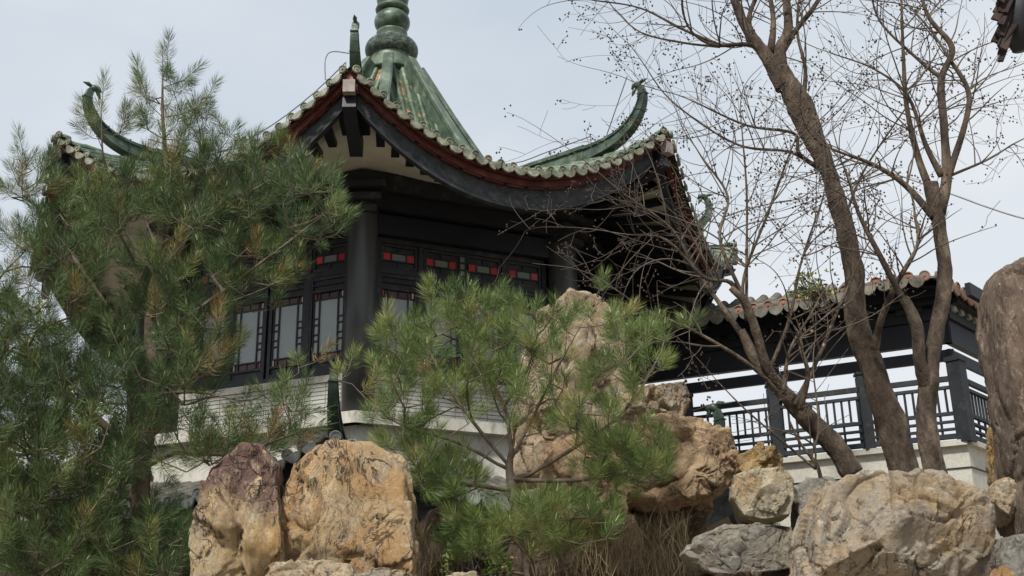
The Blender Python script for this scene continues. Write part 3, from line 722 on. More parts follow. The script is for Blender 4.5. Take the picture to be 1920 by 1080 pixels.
rock([(350, 1160), (346, 1040), (352, 990), (380, 940), (392, 880), (415, 842), (450, 828), (488, 834), (514, 866), (517, 950), (522, 1040), (528, 1160)], 8.6, RM['purple'], 'upright ochre rock with a purple brown top, left of the broad golden rock', .42, 6, 1, 20, .8)
rock([(520, 1160), (524, 1060), (520, 990), (530, 905), (545, 862), (592, 830), (640, 820), (695, 818), (742, 838), (764, 880), (768, 960), (775, 1030), (770, 1160)], 8.8, RM['gold'], 'broad golden upright rock just below the small dark roof finial', .5, 6, 2, 20, .75)
rock([(485, 1100), (508, 1062), (560, 1050), (610, 1050), (652, 1056), (668, 1090), (660, 1150), (490, 1150)], 8.2, RM['tan'], 'low pale slab at the foot of the broad golden rock', .3, 6, 3)
rock([(668, 1078), (700, 1066), (750, 1068), (790, 1080), (785, 1150), (665, 1150)], 8.3, RM['greytan'], 'small rock at the bottom edge right of the low pale slab', .25, 5, 4)
rock([(815, 1084), (850, 1074), (892, 1070), (905, 1095), (900, 1150), (815, 1150)], 8.3, RM['cream'], 'little pale rock peeking in at the bottom edge below the small pine', .22, 5, 5)
rock([(960, 850), (975, 740), (990, 640), (1008, 585), (1055, 560), (1120, 556), (1163, 575), (1180, 625), (1188, 690), (1205, 770), (1200, 900), (960, 900)], 12.2, RM['tan'], 'tall pale tan boulder behind the crown of the small pine', .8, 6, 6, 18, 1.5)
rock([(1150, 775), (1160, 738), (1205, 730), (1250, 716), (1284, 712), (1292, 738), (1282, 778), (1215, 800), (1150, 800)], 11, RM['greytan'], 'brownish block on top of the rust coloured boulder, right of the small pine', .35, 6, 7, 8)
rock([(1175, 860), (1190, 800), (1240, 775), (1300, 776), (1365, 806), (1384, 850), (1380, 900), (1335, 932), (1250, 945), (1185, 930)], 10.6, RM['rust'], 'large rust coloured boulder between the small pine and the faceted cream rock', .6, 6, 8, 10)
rock([(1010, 900), (1030, 835), (1090, 815), (1150, 820), (1200, 850), (1215, 920), (1180, 970), (1080, 975), (1020, 950)], 11.0, RM['rust'], 'shaded rust rock half hidden by the lower needles of the small pine', .6, 5, 9)
rock([(1385, 880), (1385, 850), (1420, 834), (1452, 836), (1468, 860), (1468, 890), (1400, 895)], 10.2, RM['yellow'], 'small tawny rock resting on the faceted cream rock', .25, 5, 10, 8)
rock([(1374, 930), (1380, 885), (1425, 874), (1470, 874), (1490, 900), (1492, 935), (1482, 966), (1430, 976), (1392, 966)], 9.7, RM['cream'], 'cream rock with flat facets on top of the long grey slab', .32, 6, 11, 16, .45)
rock([(1284, 1035), (1308, 1005), (1362, 984), (1430, 980), (1494, 984), (1502, 1030), (1498, 1062), (1430, 1070), (1380, 1082), (1320, 1072)], 9.2, RM['grey'], 'long grey slab with lichen below the faceted cream rock', .4, 6, 12, 9, .8)
rock([(1494, 960), (1496, 905), (1525, 892), (1565, 892), (1600, 930), (1580, 1010), (1530, 1040), (1500, 1010)], 9.8, RM['grey'], 'grey rock wedged behind the left side of the giant boulder', .35, 6, 13)
rock([(1518, 1160), (1516, 1020), (1536, 945), (1556, 905), (1590, 884), (1640, 878), (1700, 882), (1752, 874), (1800, 890), (1846, 914), (1868, 960), (1884, 1030), (1890, 1160)], 8.0, RM['greytan'], 'giant rounded boulder at the foot of the bare trees, bottom right', .8, 7, 14, 22, .8)
rock([(1862, 940), (1870, 905), (1895, 892), (1935, 900), (1935, 985), (1885, 975)], 8.7, RM['tan'], 'small tan rock squeezed between the giant boulder and the right edge', .25, 5, 15)
rock([(1880, 1040), (1900, 1005), (1960, 990), (1990, 1160), (1900, 1160), (1884, 1090)], 7.9, RM['grey'], 'dark grey rock in the bottom right corner', .35, 5, 16)
rock([(1866, 905), (1864, 800), (1870, 780), (1888, 782), (1905, 840), (1918, 905)], 9.4, RM['yellow'], 'slim yellow stone leaning against the standing brown stone', .16, 5, 17, 6)
rock([(1874, 540), (1890, 498), (1927, 466), (2007, 450), (2107, 520), (2122, 800), (2102, 1120), (1972, 1120), (1940, 1010), (1927, 900), (1907, 800), (1888, 690), (1880, 610)], 8.4, RM['brown'], 'tall rough brown standing stone cut by the right edge', .5, 6, 18, 8, 1.2, strat=.04)
rock([(1868, 1160), (1862, 1090), (1885, 1060), (1915, 1080), (1920, 1160)], 7.8, RM['ochre'], 'rusty little stone at the bottom edge beside the giant boulder', .2, 5, 19)
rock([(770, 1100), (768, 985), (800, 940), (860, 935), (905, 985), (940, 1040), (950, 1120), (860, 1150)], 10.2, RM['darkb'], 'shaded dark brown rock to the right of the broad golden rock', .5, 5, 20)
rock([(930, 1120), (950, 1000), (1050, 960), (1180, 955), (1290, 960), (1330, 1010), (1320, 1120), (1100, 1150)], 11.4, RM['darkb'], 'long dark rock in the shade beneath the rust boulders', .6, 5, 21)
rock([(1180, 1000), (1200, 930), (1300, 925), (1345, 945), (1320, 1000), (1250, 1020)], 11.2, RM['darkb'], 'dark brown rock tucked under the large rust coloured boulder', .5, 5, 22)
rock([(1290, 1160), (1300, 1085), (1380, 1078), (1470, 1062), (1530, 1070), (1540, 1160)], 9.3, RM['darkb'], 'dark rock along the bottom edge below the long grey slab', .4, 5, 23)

# ------------------------------------------------------------------ branches
def segs(P0, P1, r0, r1, n=5):
    P0, P1 = np.asarray(P0), np.asarray(P1); d = P1-P0; l = np.linalg.norm(d, axis=1)[:, None]+1e-9; d = d/l
    up = np.where(np.abs(d[:, 1:2]) > .9, np.array([[1., 0, 0]]), np.array([[0, 1., 0]]))
    x = np.cross(d, up); x /= np.linalg.norm(x, axis=1)[:, None]; y = np.cross(x, d)
    a = np.arange(n)/n*2*math.pi; m = len(P0)
    ring = np.cos(a)[None, :, None]*x[:, None, :]+np.sin(a)[None, :, None]*y[:, None, :]
    V_ = np.concatenate([P0[:, None, :]+ring*np.asarray(r0)[:, None, None], (P1+d*np.asarray(r1)[:, None]*.3)[:, None, :]+ring*np.asarray(r1)[:, None, None]], 1).reshape(-1, 3)
    j = np.arange(n); k = (j+1) % n
    F_ = np.stack([j, k, n+k, n+j], 1)[None]+(np.arange(m)*2*n)[:, None, None]
    return V_, F_.reshape(-1, 4)
def unit(v): return v/(np.linalg.norm(v, axis=-1, keepdims=True)+1e-9)
def needles(tips, dirs, lens, count, nl_, width, seed, tint0, spread=(.55, 1.35)):
    """tips: base of the shoot; dirs: axis; lens: shoot length. one slim triangle pair per needle"""
    r = np.random.default_rng(seed); T = len(tips); n = T*count
    b = np.repeat(tips, count, 0); d = np.repeat(dirs, count, 0); L_ = np.repeat(lens, count)
    s = r.uniform(0, 1, n)**.8
    base = b+d*(L_*s)[:, None]
    q = r.normal(size=(n, 3)); q = q-d*np.sum(q*d, 1)[:, None]; q = unit(q)
    ang = spread[1]*(1-s)+spread[0]*s+r.normal(size=n)*.13
    nd = unit(d*np.cos(ang)[:, None]+q*np.sin(ang)[:, None]+np.array([0, 0, -.06]))
    ln = nl_*r.uniform(.75, 1.15, n)
    side = unit(np.cross(nd, unit(r.normal(size=(n, 3))))); w = width*.5
    mid = base+nd*(ln*.45)[:, None]; end = base+unit(nd+d*.35+np.array([0, 0, -.02]))*ln[:, None]
    V_ = np.stack([base, mid+side*w, mid-side*w, end], 1).reshape(-1, 3)
    k = np.arange(n)*4
    F_ = np.concatenate([np.stack([k, k+1, k+2], 1), np.stack([k+2, k+1, k+3], 1)])
    ti = np.clip(np.repeat(tint0, count)+r.normal(size=n)*.10, 0, 1)
    return V_, F_, np.repeat(ti, 4)
def inpoly(p, poly):
    x, y = p; c = False; n = len(poly); j = n-1
    for i in range(n):
        if (poly[i][1] > y) != (poly[j][1] > y) and x < (poly[j][0]-poly[i][0])*(y-poly[i][1])/(poly[j][1]-poly[i][1])+poly[i][0]: c = not c
        j = i
    return c
def build_pine(label, trunk, trad, limbs, regions, singles, Y0, thick, seed, nmat, count, nlen, nw, shoot, upbias, rbase=.0035, holes=(), origin=None):
    r = np.random.default_rng(seed)
    P = []; par = []; fixed = []
    def addline(pts, start=None):
        idx = []
        for k, p in enumerate(pts):
            if k == 0 and start is not None: idx.append(start); continue
            P.append(np.array(p)); par.append(idx[-1] if idx else -1); idx.append(len(P)-1)
        return idx
    tl = catmull([at(*p) for p in trunk], 5); ti = addline(tl)
    for lm in limbs:
        pts = catmull([at(*p) for p in lm], 5)
        A = np.array(P); j = int(np.argmin(np.linalg.norm(A-pts[0], axis=1))); addline(pts, j)
    tips = [at(*s_) for s_ in singles]
    for poly, num, yc, ys in regions:
        xs = [p[0] for p in poly]; ys_ = [p[1] for p in poly]; k = 0
        while k < num:
            u = r.uniform(min(xs), max(xs)); v = r.uniform(min(ys_), max(ys_))
            if not inpoly((u, v), poly): continue
            if any((u-hx)**2/hr**2+(v-hy)**2/hs**2 < 1 for hx, hy, hr, hs in holes) and r.random() < .93: k += .2; continue
            tips.append(at(u, v, yc+ys*r.uniform(-1, 1))); k += 1
    tips = np.array(tips)
    A = np.array(P); dist = np.array([np.min(np.linalg.norm(A-t, axis=1)) for t in tips])
    order = np.argsort(dist); cap = 20000; buf = np.zeros((cap, 3)); nn = len(P); buf[:nn] = A; tipdir = np.zeros((len(tips), 3))
    leaf = np.zeros(cap)
    for k in order:
        t = tips[k]; B = buf[:nn]; dv = t-B; dd = np.linalg.norm(dv, axis=1)
        cost = dd+np.clip(-dv[:, 2], 0, None)*1.2+.25*dd*(dv[:, 2] < .1*dd)
        j = int(np.argmin(cost)); p0 = B[j].copy(); L_ = dd[j]
        m = max(1, int(L_/.16)); out = t-p0; hz = out*np.array([1, 1, .25]); idx = j
        for s_ in range(1, m+1):
            f = s_/m; w = f*(1-f)
            q = p0+out*f+np.array([0, 0, -.35*w*L_])+unit(hz)*(.15*w*L_)+r.normal(size=3)*.02*w*4
            if s_ == m: q = t
            buf[nn] = q; P.append(q); par.append(idx); idx = nn; nn += 1
        last = t-(buf[par[idx]]); tipdir[k] = unit(unit(last)*.8+np.array([0, 0, upbias])+r.normal(size=3)*.22)
        leaf[idx] += 1
    for k in range(nn-1, -1, -1):
        if par[k] >= 0: leaf[par[k]] += leaf[k]
    rad = rbase*np.power(np.maximum(leaf[:nn], 1), .42)
    # thick trunk drawn from its own radii
    B = buf[:nn]; pr = np.array(par); mask = pr >= 0; mask[:len(tl)] = False
    V1, F1 = segs(B[pr[mask]], B[mask], np.minimum(rad[pr[mask]], rad[mask]*1.3), rad[mask], 6)
    org = at(*trunk[0]) if origin is None else origin
    t = empty('pine_tree', org); tag(t, label, 'pine tree')
    o = tag(obj('branches', mesh('branches', V1-org, F1, M['pinebark'], True), t), kind='stuff')
    tb = MB().tube(tl, np.interp(np.linspace(0, 1, len(tl)), np.linspace(0, 1, len(trad)), trad), 12, .12, seed); tb.build('trunk', M['pinebark'], t, True)
    sl = shoot*r.uniform(.7, 1.25, len(tips)); base = tips-tipdir*0
    V2, F2 = segs(base, base+tipdir*sl[:, None], np.full(len(tips), rbase*1.0), np.full(len(tips), rbase*.7), 5)
    o = tag(obj('shoots', mesh('shoots', V2-org, F2, M['pinebark'], True), t), kind='stuff')
    clump = vnoise(tips*2.2, seed+2)*.34; tint = .40+clump+r.normal(size=len(tips))*.12+np.where(r.random(len(tips)) < .16, .38, 0)
    V3, F3, T3 = needles(base, tipdir, sl, count, nlen, nw, seed, tint)
    o = obj('needles', mesh('needles', V3-org, F3, M[nmat], False, T3), t); tag(o, kind='stuff')
    # pale buds at the shoot tips
    e0 = base+tipdir*sl[:, None]; sel = r.random(len(tips)) < .35
    V4, F4 = segs(e0[sel], e0[sel]+tipdir[sel]*.05, np.full(sel.sum(), .006), np.full(sel.sum(), .003), 5)
    o = tag(obj('buds', mesh('buds', V4-org, F4, M['bud'], True), t), kind='stuff')
    return t
M['bud'] = mat('pale_bud', [(.30, .27, .17), (.40, .36, .24)], 5, .8, 0)
LP = 11.0
left_regions = [
    ([(265, 120), (340, 120), (395, 190), (380, 260), (300, 290), (250, 250)], 20, LP, .3), ([(175, 190), (215, 190), (240, 260), (170, 260)], 6, LP-.2, .2), ([(20, 290), (90, 290), (100, 370), (20, 390)], 16, LP, .3),
    ([(60, 420), (110, 375), (180, 350), (250, 310), (330, 260), (400, 265), (470, 290), (530, 290), (570, 320), (590, 350), (400, 420), (200, 420), (80, 430)], 165, LP, .8),
    ([(40, 430), (200, 400), (400, 400), (590, 330), (628, 365), (632, 430), (590, 465), (530, 560), (480, 620), (420, 700), (300, 740), (150, 740), (30, 720), (10, 560)], 440, LP, 1.0),
    ([(0, 720), (240, 700), (250, 800), (240, 930), (310, 970), (345, 1010), (350, 1100), (-60, 1100), (-60, 700)], 560, LP-.2, .9),
    ([(-60, 480), (20, 560), (20, 720), (-60, 720)], 80, LP, .9),
    ([(280, 720), (420, 700), (400, 760), (560, 740), (585, 790), (560, 850), (470, 860), (380, 880), (330, 910), (250, 920), (240, 760)], 60, LP-.3, .5),
    ([(330, 830), (460, 800), (590, 800), (560, 850), (420, 860), (380, 880), (330, 900)], 34, LP-.4, .3)]
sing = [(305, 120, LP), (345, 150, LP), (265, 150, LP), (292, 185, LP), (318, 195, LP), (340, 215, LP), (385, 190, LP), (300, 225, LP), (355, 240, LP), (280, 245, LP), (375, 255, LP),
        (192, 185, LP-.2), (190, 225, LP-.2), (232, 235, LP-.2), (178, 235, LP-.2), (45, 290, LP), (38, 330, LP), (60, 320, LP), (40, 370, LP), (22, 470, LP), (8, 510, LP), (40, 500, LP), (95, 310, LP), (10, 440, LP),
        (430, 255, LP), (460, 275, LP), (500, 265, LP), (545, 300, LP-.1), (590, 350, LP-.2), (622, 360, LP-.3), (632, 405, LP-.3), (630, 440, LP-.3),
        (560, 690, LP-.4), (590, 680, LP-.4), (545, 795, LP-.5), (565, 790, LP-.5), (570, 815, LP-.5)]
build_pine('large dark green pine filling the left of the picture, in front of the pavilion',
    [(262, 1190, LP), (262, 1000, LP), (268, 860, LP), (288, 740, LP), (282, 600, LP), (300, 460, LP), (312, 330, LP), (305, 220, LP), (305, 130, LP)],
    [.10, .09, .08, .068, .055, .042, .028, .017, .006],
    [[(285, 640, LP), (400, 560, LP-.2), (480, 500, LP-.3), (540, 455, LP-.4), (610, 400, LP-.4)], [(285, 680, LP), (220, 600, LP), (150, 500, LP-.1), (70, 390, LP), (40, 350, LP)],
     [(268, 860, LP), (150, 760, LP-.1), (60, 690, LP), (10, 560, LP)], [(268, 940, LP), (140, 900, LP-.2), (40, 830, LP)], [(285, 740, LP), (370, 735, LP-.3), (470, 750, LP-.4), (560, 700, LP-.5)],
     [(268, 880, LP), (330, 850, LP-.3), (440, 850, LP-.4), (560, 810, LP-.5)], [(300, 480, LP), (360, 400, LP), (420, 330, LP)], [(295, 520, LP), (230, 420, LP), (195, 300, LP-.2), (190, 210, LP-.2)],
     [(262, 1000, LP), (180, 1010, LP-.3), (100, 1000, LP-.3)], [(300, 460, LP), (400, 400, LP-.2), (520, 330, LP-.2)], [(300, 480, LP+.1), (260, 380, LP+.4), (240, 320, LP+.5)]],
    left_regions, sing, LP, 1., 21, 'needle', 150, .140, .0036, .26, .75,
    holes=[(215, 790, 26, 50), (212, 555, 30, 34), (430, 790, 80, 26), (300, 900, 60, 22), (340, 950, 40, 26), (450, 300, 20, 16), (90, 585, 30, 20), (480, 600, 30, 40), (600, 560, 60, 70), (500, 680, 50, 30)])
CP = 9.6
build_pine('small bright green pine growing among the rocks in front of the pavilion',
    [(1000, 1120, CP), (985, 1020, CP), (965, 930, CP), (955, 880, CP), (960, 840, CP)], [.05, .045, .04, .03, .02],
    [[(960, 880, CP), (910, 820, CP), (850, 740, CP), (800, 650, CP), (770, 600, CP)], [(960, 850, CP), (945, 760, CP), (900, 680, CP), (860, 580, CP), (820, 545, CP)],
     [(960, 860, CP), (1010, 760, CP), (1050, 680, CP), (1095, 600, CP), (1125, 540, CP)], [(975, 900, CP), (1060, 850, CP-.1), (1150, 790, CP-.2), (1200, 730, CP-.2), (1240, 660, CP-.2)],
     [(950, 880, CP), (860, 830, CP), (760, 800, CP), (700, 760, CP), (660, 720, CP)], [(940, 770, CP), (985, 700, CP), (1003, 640, CP), (1003, 590, CP)], [(960, 920, CP), (890, 910, CP-.1), (800, 900, CP-.2)],
     [(960, 900, CP), (1080, 900, CP-.2), (1200, 880, CP-.2)], [(985, 1000, CP), (1020, 960, CP-.2), (1050, 930, CP-.3)]],
    [([(720, 610), (780, 570), (850, 560), (960, 560), (1010, 590), (1150, 590), (1230, 610), (1270, 650), (1240, 700), (1180, 770), (1120, 820), (900, 840), (760, 830), (700, 760), (700, 680)], 270, CP, .7),
     ([(700, 760), (820, 800), (800, 900), (740, 880), (690, 820)], 16, CP-.1, .3),
     ([(770, 860), (900, 860), (900, 920), (830, 960), (790, 930)], 62, CP-.1, .4), ([(1080, 830), (1240, 820), (1260, 900), (1180, 930), (1090, 920)], 74, CP-.1, .4),
     ([(830, 960), (960, 950), (1060, 930), (1160, 960), (1150, 1010), (1000, 1060), (880, 1080), (830, 1030)], 115, CP-.2, .5)],
    [(818, 545, CP), (872, 560, CP), (850, 590, CP), (960, 590, CP), (1003, 590, CP), (1125, 545, CP), (1200, 620, CP), (1245, 640, CP-.2), (1295, 620, CP-.1), (655, 690, CP), (640, 715, CP), (680, 735, CP), (1290, 615, CP-.1),
     (735, 640, CP), (780, 650, CP), (700, 715, CP), (1195, 800, CP-.2), (1065, 950, CP-.4), (1140, 980, CP-.4), (950, 570, CP), (900, 590, CP), (1060, 620, CP), (1150, 640, CP), (720, 790, CP), (740, 850, CP-.1)],
    CP, 1., 33, 'needle_light', 150, .128, .0028, .13, .9, .0028, holes=[(900, 800, 60, 30), (1110, 650, 45, 45), (910, 935, 45, 16), (830, 780, 35, 24), (1010, 720, 24, 24)])

# ------------------------------------------------------------------ bare crape myrtles
def whip(P_, par, start, d, L_, r0, r, trop, out, caps, lvl, step=.085):
    n = max(3, int(L_/step)); p = np.array(start, float); d = unit(np.array(d, float)); w = r.normal(size=3)*.09; pr = None
    for k in range(n):
        w = w*.86+r.normal(size=3)*.062; d = unit(d+w*.6+np.array([0, 0, trop])); q = p+d*step
        ra = r0*(1-.75*k/n); rb = r0*(1-.75*(k+1)/n); out.append((p.copy(), q.copy(), ra, rb)); p = q
        if lvl > 0 and k > n*.12 and r.random() < .19:
            s_ = unit(np.cross(d, r.normal(size=3))); whip(P_, par, p, unit(d*.75+s_*.75), L_*r.uniform(.25, .5), ra*.6, r, trop*1.2, out, caps, lvl-1, step*.75)
    if lvl == 0 or r.random() < .6: caps.append((p, d))
def build_bare(label, main, limbs, seed, extra=(), density=1.0, group=None, leaves=()):
    r = np.random.default_rng(seed); org = at(*main[0][0][0])
    t = empty('crape_myrtle', org); tag(t, label, 'bare tree')
    tb = MB()
    for pts, rad in main:
        Pn = catmull([at(*p) for p in pts], 16); rr = np.interp(np.linspace(0, 1, len(Pn)), np.linspace(0, 1, len(rad)), rad); tb.tube(Pn, rr, 28, .34, seed)
    tb.build('trunk', M['bark'], t, True)
    lb = MB(); out = []; caps = []
    for pts, rad, nwh, Lw in limbs:
        Pn = catmull([at(*p) for p in pts], 6); rr = np.interp(np.linspace(0, 1, len(Pn)), np.linspace(0, 1, len(rad)), rad); lb.tube(Pn, rr, 9, .2, seed)
        for k in range(int(nwh*density)):
            j = r.integers(len(Pn)//3, len(Pn)); T = unit(Pn[min(j+1, len(Pn)-1)]-Pn[max(j-1, 0)]); s_ = unit(np.cross(T, r.normal(size=3)))
            whip(None, None, Pn[j], unit(T*.6+s_*1.1+np.array([0, 0, .2])), Lw*r.uniform(.5, 1.2), min(rr[j]*.55, .0095), r, .012, out, caps, 2)
        whip(None, None, Pn[-1], unit(Pn[-1]-Pn[-2]), Lw*1.1, rr[-1]*.9, r, .01, out, caps, 2)
    if lb.V: lb.build('limbs', M['bark'], t, True)
    A = np.array([o[0] for o in out]); B = np.array([o[1] for o in out]); ra = np.maximum([o[2] for o in out], .0022); rb = np.maximum([o[3] for o in out], .0022)
    V_, F_ = segs(A, B, np.array(ra), np.array(rb), 4)
    tag(obj('twigs', mesh('twigs', V_-org, F_, M['twig'], True), t), kind='stuff')
    a0, a1 = [], []
    for p, d in caps:
        if r.random() < .55:
            for k in range(r.integers(2, 7)):
                q = p-d*r.uniform(0, .14)+r.normal(size=3)*.035; a0.append(q-np.array([0, 0, .007])); a1.append(q+np.array([0, 0, .007]))
    if a0:
        a0 = np.array(a0); a1 = np.array(a1); c_ = (a0+a1)/2; m = len(c_); k = .0115
        offs = np.array([(k, 0, 0), (-k, 0, 0), (0, k, 0), (0, -k, 0), (0, 0, k*1.3), (0, 0, -k*1.3)]); V_ = (c_[:, None, :]+offs[None]).reshape(-1, 3)
        f = np.array([(0, 2, 4), (2, 1, 4), (1, 3, 4), (3, 0, 4), (2, 0, 5), (1, 2, 5), (3, 1, 5), (0, 3, 5)]); F_ = (f[None]+(np.arange(m)*6)[:, None, None]).reshape(-1, 3)
        tag(obj('seed_capsules', mesh('seed_capsules', V_-org, F_, M['capsule']), t), kind='stuff')
    for (u, v, y, spu, spv, n, mm) in leaves:
        c_ = np.array([at(u+r.normal()*spu, v+r.normal()*spv, y+r.normal()*.15) for _ in range(n)]); leafcloud(c_, .035, mm, r, t, org, 'leaves')
    return t
def leafcloud(c_, size, mm, r, parent, org, name):
    n = len(c_); d = unit(r.normal(size=(n, 3))+np.array([0, 0, .3])); s_ = unit(np.cross(d, r.normal(size=(n, 3)))); L_ = size*r.uniform(.6, 1.3, n)[:, None]
    V_ = np.stack([c_, c_+d*L_*.5+s_*L_*.28, c_+d*L_, c_+d*L_*.5-s_*L_*.28], 1).reshape(-1, 3); F_ = np.arange(n*4).reshape(-1, 4)
    o = obj(name, mesh(name, V_-org, F_, M[mm], False, np.repeat(np.clip(r.normal(size=n)*.25+.5, 0, 1), 4)), parent); o['kind'] = 'stuff'; return o
TA = 11.8
build_bare('thick leaning bare trunk with flaking brown bark, crossing the sky at right',
    [([(1700, 900, TA), (1672, 800, TA), (1640, 700, TA), (1606, 600, TA), (1600, 500, TA), (1578, 400, TA), (1545, 300, TA), (1500, 200, TA), (1462, 130, TA)], [.15, .14, .122, .106, .10, .09, .088, .13, .10]),
     ([(1470, 165, TA), (1440, 110, TA), (1410, 70, TA), (1385, 20, TA), (1360, -60, TA)], [.10, .07, .06, .05, .04]),
     ([(1470, 160, TA), (1462, 100, TA), (1478, 50, TA), (1470, -30, TA)], [.10, .07, .05, .04])],
    [([(1440, 110, TA), (1410, 85, TA), (1350, 85, TA-.1)], [.04, .03, .022], 7, 1.5), ([(1445, 100, TA), (1450, 40, TA), (1440, -30, TA)], [.045, .03, .02], 5, 1.0),
     ([(1455, 120, TA), (1490, 60, TA), (1525, 15, TA-.1), (1560, -40, TA)], [.04, .03, .025, .02], 7, 1.2), ([(1410, 80, TA), (1405, 30, TA), (1430, -30, TA)], [.04, .03, .02], 5, 1.0),
     ([(1560, 330, TA), (1500, 290, TA-.2), (1488, 250, TA-.3), (1400, 235, TA-.4), (1300, 190, TA-.5)], [.03, .022, .016, .012, .008], 10, 1.5),
     ([(1540, 320, TA), (1480, 285, TA-.1), (1380, 270, TA-.2), (1260, 190, TA-.3), (1200, 110, TA-.3)], [.02, .016, .012, .008, .006], 8, 1.1),
     ([(1350, 85, TA-.1), (1280, 55, TA-.2), (1200, 15, TA-.2), (1110, 0, TA-.2)], [.02, .014, .010, .007], 7, 1.0),
     ([(1350, 88, TA-.1), (1280, 80, TA-.2), (1200, 60, TA-.2), (1150, 15, TA-.2)], [.014, .012, .009, .007], 4, .8),
     ([(1505, 195, TA), (1510, 130, TA), (1495, 60, TA), (1500, -20, TA)], [.03, .022, .016, .012], 6, 1.2),
     ([(1580, 420, TA), (1620, 320, TA+.2), (1700, 200, TA+.3)], [.016, .012, .008], 7, 1.3)], 51, density=1.5, leaves=[(1560, 505, TA, 60, 22, 60, 'leaf'), (1620, 440, TA, 40, 50, 45, 'leaf')])
TB_ = 11.2
build_bare('forked bare tree with cut trunk tops, nearest the right edge',
    [([(1755, 890, TB_), (1738, 790, TB_), (1742, 720, TB_), (1756, 620, TB_), (1772, 520, TB_), (1762, 430, TB_), (1752, 380, TB_), (1745, 345, TB_)], [.10, .10, .093, .068, .064, .06, .07, .065]),
     ([(1742, 740, TB_), (1725, 680, TB_-.1), (1718, 610, TB_-.15), (1695, 560, TB_-.1)], [.068, .052, .052, .045])],
    [([(1762, 400, TB_), (1775, 330, TB_), (1770, 240, TB_), (1765, 150, TB_), (1785, 90, TB_), (1740, 30, TB_), (1720, -40, TB_)], [.06, .05, .04, .035, .03, .022, .014], 14, 1.3),
     ([(1775, 340, TB_), (1810, 230, TB_), (1815, 170, TB_), (1780, 110, TB_)], [.04, .03, .025, .02], 10, 1.2),
     ([(1745, 360, TB_), (1720, 290, TB_), (1700, 200, TB_-.1), (1694, 110, TB_-.1), (1690, 0, TB_-.1)], [.04, .032, .025, .018, .012], 12, 1.3),
     ([(1765, 330, TB_), (1735, 270, TB_), (1702, 180, TB_), (1640, 130, TB_), (1560, 100, TB_)], [.035, .025, .016, .01, .007], 10, 1.1),
     ([(1752, 410, TB_), (1700, 350, TB_), (1640, 310, TB_-.1), (1560, 280, TB_-.2)], [.04, .03, .02, .012], 10, 1.3),
     ([(1780, 330, TB_), (1850, 300, TB_), (1900, 270, TB_)], [.016, .012, .008], 6, .9), ([(1770, 150, TB_), (1720, 110, TB_), (1650, 40, TB_), (1630, -30, TB_)], [.025, .016, .012, .008], 7, 1.0),
     ([(1640, 655, TB_+.4), (1652, 600, TB_+.2), (1682, 530, TB_), (1720, 460, TB_-.2), (1715, 400, TB_-.2)], [.04, .034, .026, .018, .012], 12, .9),
     ([(1695, 565, TB_-.1), (1650, 480, TB_-.2), (1610, 400, TB_-.2), (1590, 330, TB_-.2)], [.035, .025, .018, .012], 9, 1.1)], 52, density=1.5)
TCY = 11.0
build_bare('low leaning bare shrub tree with many arching shoots, left of the thick trunk',
    [([(1600, 890, TCY), (1560, 830, TCY), (1500, 770, TCY), (1450, 715, TCY), (1415, 670, TCY), (1390, 620, TCY)], [.095, .088, .082, .07, .052, .04]),
     ([(1480, 745, TCY), (1440, 690, TCY-.1), (1420, 630, TCY-.15), (1400, 570, TCY-.2), (1370, 540, TCY-.2)], [.055, .045, .04, .035, .03])],
    [([(1400, 640, TCY), (1350, 570, TCY), (1300, 500, TCY), (1260, 430, TCY), (1180, 370, TCY)], [.035, .025, .018, .012, .007], 16, 1.4),
     ([(1400, 580, TCY), (1370, 530, TCY), (1320, 520, TCY-.1), (1250, 450, TCY-.2), (1180, 440, TCY-.2)], [.03, .022, .015, .010, .006], 12, 1.2),
     ([(1400, 570, TCY-.1), (1350, 450, TCY-.1), (1365, 370, TCY), (1320, 300, TCY)], [.022, .016, .012, .008], 14, 1.3), ([(1400, 600, TCY), (1395, 520, TCY), (1440, 400, TCY), (1480, 290, TCY)], [.022, .016, .012, .008], 14, 1.4),
     ([(1400, 600, TCY), (1400, 500, TCY+.1), (1400, 360, TCY+.1), (1390, 230, TCY)], [.018, .014, .01, .007], 12, 1.2), ([(1470, 745, TCY), (1400, 680, TCY-.2), (1300, 620, TCY-.3), (1210, 580, TCY-.4), (1150, 540, TCY-.4)], [.022, .018, .014, .01, .006], 12, .8),
     ([(1490, 760, TCY-.1), (1530, 680, TCY-.1), (1580, 560, TCY-.1), (1620, 470, TCY)], [.025, .018, .012, .008], 12, 1.1), ([(1440, 700, TCY), (1480, 600, TCY), (1500, 500, TCY), (1540, 380, TCY)], [.022, .016, .012, .008], 12, 1.1),
     ([(1500, 770, TCY-.2), (1515, 700, TCY-.3), (1500, 640, TCY-.3), (1540, 600, TCY-.3)], [.028, .02, .015, .01], 11, .38), ([(1470, 740, TCY-.2), (1480, 660, TCY-.3), (1520, 590, TCY-.3)], [.022, .015, .01], 9, .38)], 53, density=1.2,
    leaves=[(1520, 600, TCY-.3, 45, 22, 16, 'dryleaf')])
build_bare('thin leafless sapling rising among the rocks below the lattice railing',
    [([(1540, 900, 10.4), (1530, 870, 10.4), (1500, 830, 10.4), (1480, 790, 10.4)], [.018, .015, .012, .01])],
    [([(1530, 880, 10.4), (1470, 830, 10.4), (1400, 770, 10.4), (1350, 720, 10.4)], [.012, .01, .008, .005], 6, .6), ([(1520, 860, 10.4), (1535, 800, 10.4), (1525, 700, 10.4)], [.012, .01, .006], 7, .6), ([(1530, 880, 10.3), (1520, 830, 10.3), (1440, 800, 10.3)], [.01, .008, .005], 5, .5)], 54)
